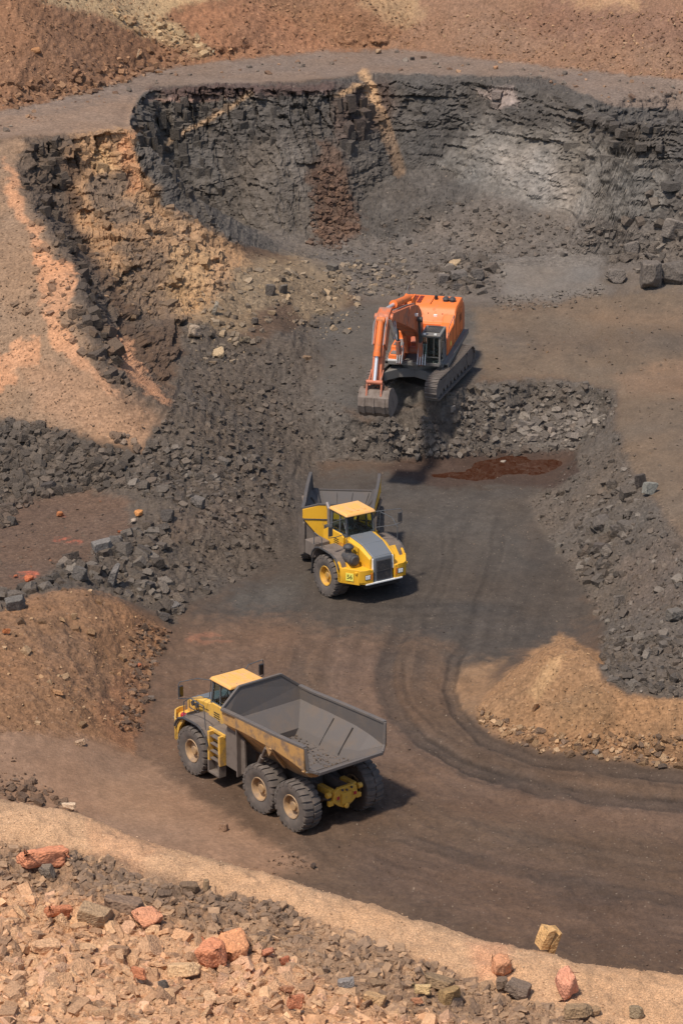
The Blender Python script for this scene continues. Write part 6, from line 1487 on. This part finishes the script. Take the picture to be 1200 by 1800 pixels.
    for s_ in (1, -1):
        cy = MB().cyl((1.55, YB + s_ * .58, 1.55), (1.72, YB + s_ * .58, 2.7), .13, None, 16).cyl((1.53, YB + s_ * .58 - .12, 1.5), (1.53, YB + s_ * .58 + .12, 1.5), .15, None, 14)
        bc = cy.build('boom_cylinder', ORD, T, 0, True); MB().cyl((1.72, YB + s_ * .58, 2.7), (1.9, YB + s_ * .58, 3.95), .075, None, 12).cyl((1.9, YB + s_ * .62 - .12, 4.0), (1.9, YB + s_ * .62 + .12, 4.0), .13, None, 12).build('cylinder_rod', DARKP, bc, 0, True)
    MB().cyl((1.9, YB - .7, 4.0), (1.9, YB + .7, 4.0), .09, None, 12).build('boom_pin', ORB_, boom, 0, True)
    # arm cylinder above the boom
    ac = MB().cyl((1.6, YB, 5.02), (5.0, YB, 5.86), .18, None, 18).cyl((1.5, YB - .16, 5.0), (1.5, YB + .16, 5.0), .17, None, 14).span(1.2, 1.9, YB - .26, YB - .18, 4.5, 5.1).span(1.2, 1.9, YB + .18, YB + .26, 4.5, 5.1).cyl((4.95, YB, 5.845), (5.12, YB, 5.89), .21, None, 18)
    ao = ac.build('arm_cylinder', OR, T, 0, True); MB().cyl((5.1, YB, 5.88), (6.78, YB, 6.2), .085, None, 12).build('cylinder_rod', CHROME, ao, 0, True)
    # arm (stick)
    at_, ab = [(6.72, 6.30), (7.35, 6.15), (7.8, 5.7), (8.3, 4.95), (8.85, 3.8), (9.12, 3.15)], [(6.68, 6.05), (6.9, 5.55), (7.25, 5.25), (7.8, 4.45), (8.4, 3.55), (8.85, 3.0)]
    arm = beam(at_, ab, .24, 'arm', ORB_, T)
    for s_ in (1, -1): MB().prism(at_[:4] + ab[:4][::-1], 'y', YB + s_ * .24, YB + s_ * .30).build('arm_plate', ORB_, arm, .01)
    MB().cyl((6.78, YB - .3, 6.18), (6.78, YB + .3, 6.18), .12, None, 12).cyl((8.98, YB - .36, 3.06), (8.98, YB + .36, 3.06), .14, None, 14).build('arm_pin', ORD, arm, 0, True)
    # bucket cylinder along the front of the arm
    bc = MB().cyl((7.8, YB, 5.98), (8.72, YB, 4.55), .16, None, 18).cyl((7.78, YB - .2, 6.0), (7.78, YB + .2, 6.0), .15, None, 14).cyl((8.67, YB, 4.66), (8.76, YB, 4.48), .19, None, 18)
    bo = bc.build('bucket_cylinder', OR, T, 0, True); MB().cyl((8.75, YB, 4.5), (9.3, YB, 3.42), .085, None, 12).build('cylinder_rod', CHROME, bo, 0, True)
    lk = MB().cyl((9.33, YB - .40, 3.36), (9.33, YB + .40, 3.36), .11, None, 14)
    for s_ in (1, -1): lk.bar((9.33, YB + s_ * .36, 3.36), (9.55, YB + s_ * .36, 2.72), .08, .14).bar((9.33, YB + s_ * .29, 3.36), (8.65, YB + s_ * .29, 3.72), .06, .12)
    lk.build('bucket_link', ORD, T, .01)
    # bucket, open towards the machine, heaped with ore
    BW = .70
    sc2 = lambda L_: [(9.05 + (a - 9.05) * .78, 3.0 + (b_ - 3.0) * .74) for a, b_ in L_]
    shell = sc2([(9.05, 3.0), (9.50, 2.95), (9.85, 2.55), (9.95, 2.0), (9.8, 1.5), (9.4, 1.12), (8.8, .95), (8.0, 1.0), (7.3, 1.25)])
    inn = sc2([(9.05, 2.9), (9.42, 2.86), (9.76, 2.5), (9.86, 2.0), (9.72, 1.55), (9.36, 1.2), (8.8, 1.03), (8.02, 1.07), (7.3, 1.29)])
    bk = MB()
    for (p0, p1, q0, q1) in zip(shell[:-1], shell[1:], inn[:-1], inn[1:]):
        bk.loft([(p0[0], YB - BW, p0[1]), (p0[0], YB + BW, p0[1]), (q0[0], YB + BW, q0[1]), (q0[0], YB - BW, q0[1])], [(p1[0], YB - BW, p1[1]), (p1[0], YB + BW, p1[1]), (q1[0], YB + BW, q1[1]), (q1[0], YB - BW, q1[1])])
    for s_ in (1, -1): bk.prism(shell + sc2([(7.5, 1.85), (8.4, 2.75)]), 'y', YB + s_ * BW, YB + s_ * (BW + .06))
    bko = bk.build('bucket', BUCK, T, 0)
    eb = MB()
    for yy in (-.5, 0, .5):
        for (p0, p1) in zip(shell[2:-2], shell[3:-1]): eb.bar((p0[0] + .02, YB + yy, p0[1] - .01), (p1[0] + .02, YB + yy, p1[1] - .02), .16 if yy else .10, .05)
    eb.build('wear_strip', BUCK, bko)
    for s_ in (1, -1): MB().prism([(8.95, 3.15), (9.5, 2.95), (9.68, 2.6), (9.3, 2.45), (8.9, 2.85)], 'y', YB + s_ * .28, YB + s_ * .35).build('bucket_bracket', BUCK, bko, .01)
    for k in range(6):
        y_ = YB - BW + .12 + k * (2 * BW - .24) / 5
        MB().loft([(7.76, y_ - .06, 1.65), (7.76, y_ + .06, 1.65), (7.76, y_ + .06, 1.76), (7.76, y_ - .06, 1.76)], [(7.48, y_ - .03, 1.80), (7.48, y_ + .03, 1.80), (7.48, y_ + .03, 1.83), (7.48, y_ - .03, 1.83)]).build('tooth', CHROME if k % 2 else BUCK, bko)
    # ore in the bucket
    r_ = np.random.default_rng(5); VV, FF, CC, n = [], [], [], 0
    for k in range(150):
        V, F = BLOCK[k % 10]; u_ = r_.random(); x_ = 7.85 + 1.35 * u_; y_ = YB + r_.uniform(-.60, .60); top_ = 2.15 + (x_ - 7.7) * .72 - .3 * ((y_ - YB) / BW) ** 2
        s_ = r_.uniform(.12, .36); M3 = rotmats(1, np.array([[0, 0, 1.]]), .8, r_)[0]
        VV.append((V * s_) @ M3.T + [x_, y_, top_ - r_.random() * .25]); FF.append(F + n); n += len(V); CC.append(np.tile(alb((104, 84, 74)) * r_.uniform(.7, 1.3), (len(V), 1)))
    o = link('ore_load', mesh_from('ore_load', np.concatenate(VV), np.concatenate(FF), np.concatenate(CC), M_ROCK), None, 'stuff'); o.matrix_world = Matrix.Translation(loc) @ Matrix.Rotation(yaw_h, 4, 'Z') @ Matrix.Rotation(tilt, 4, 'Y')
    # hoses
    for k in range(4):
        y_ = YB + .0 + k * .13 + .40; pts = [(1.30 + .9 * math.sin(t * math.pi) * .7, y_ + .06 * math.sin(3 * t), 2.15 - .75 * math.sin(t * math.pi) + .3 * t) for t in np.linspace(0, 1, 9)]
        MB().tube(pts, .032, 7).build('hose', HOSE, T, 0, True)
    for k in range(3):
        y_ = YB - .62 + k * .12; pts = [(1.30 + .9 * math.sin(t * math.pi) * .7, y_, 2.15 - .75 * math.sin(t * math.pi) + .3 * t) for t in np.linspace(0, 1, 9)]
        MB().tube(pts, .032, 7).build('hose', HOSE, T, 0, True)
    for s_ in (1, 1.25): 
        pts = [(6.6 + .85 * t + .2 * math.sin(t * 3), YB + .34 * s_ + .16 * math.sin(t * math.pi) * s_, 5.7 - .1 * s_ - .95 * math.sin(t * math.pi) + 0.35 * t) for t in np.linspace(0, 1, 10)]
        MB().tube(pts, .03, 7).build('hose', HOSE, T, 0, True)
    MB().tube([(7.6, YB + .27, 6.1), (8.1, YB + .29, 5.9), (8.55, YB + .27, 5.0)], .022, 6).tube([(7.6, YB - .27, 6.1), (8.1, YB - .29, 5.9), (8.55, YB - .27, 5.0)], .022, 6).build('arm_pipe', HOSE, T, 0, True)
    MB().tube([(1.6, YB + .26, 4.75), (3.6, YB + .26, 5.32), (5.6, YB + .26, 5.82), (6.3, YB + .26, 6.0)], .025, 6).build('boom_pipe', HOSE, T, 0, True)
    MB().box((2.2, YB + .50, 4.35), (.12, .16, .14)).build('boom_lamp', LAMPW, boom, .01)
    return T
excavator((4.13, 133.8, 3.23), R(-111.7), R(-104), R(5))
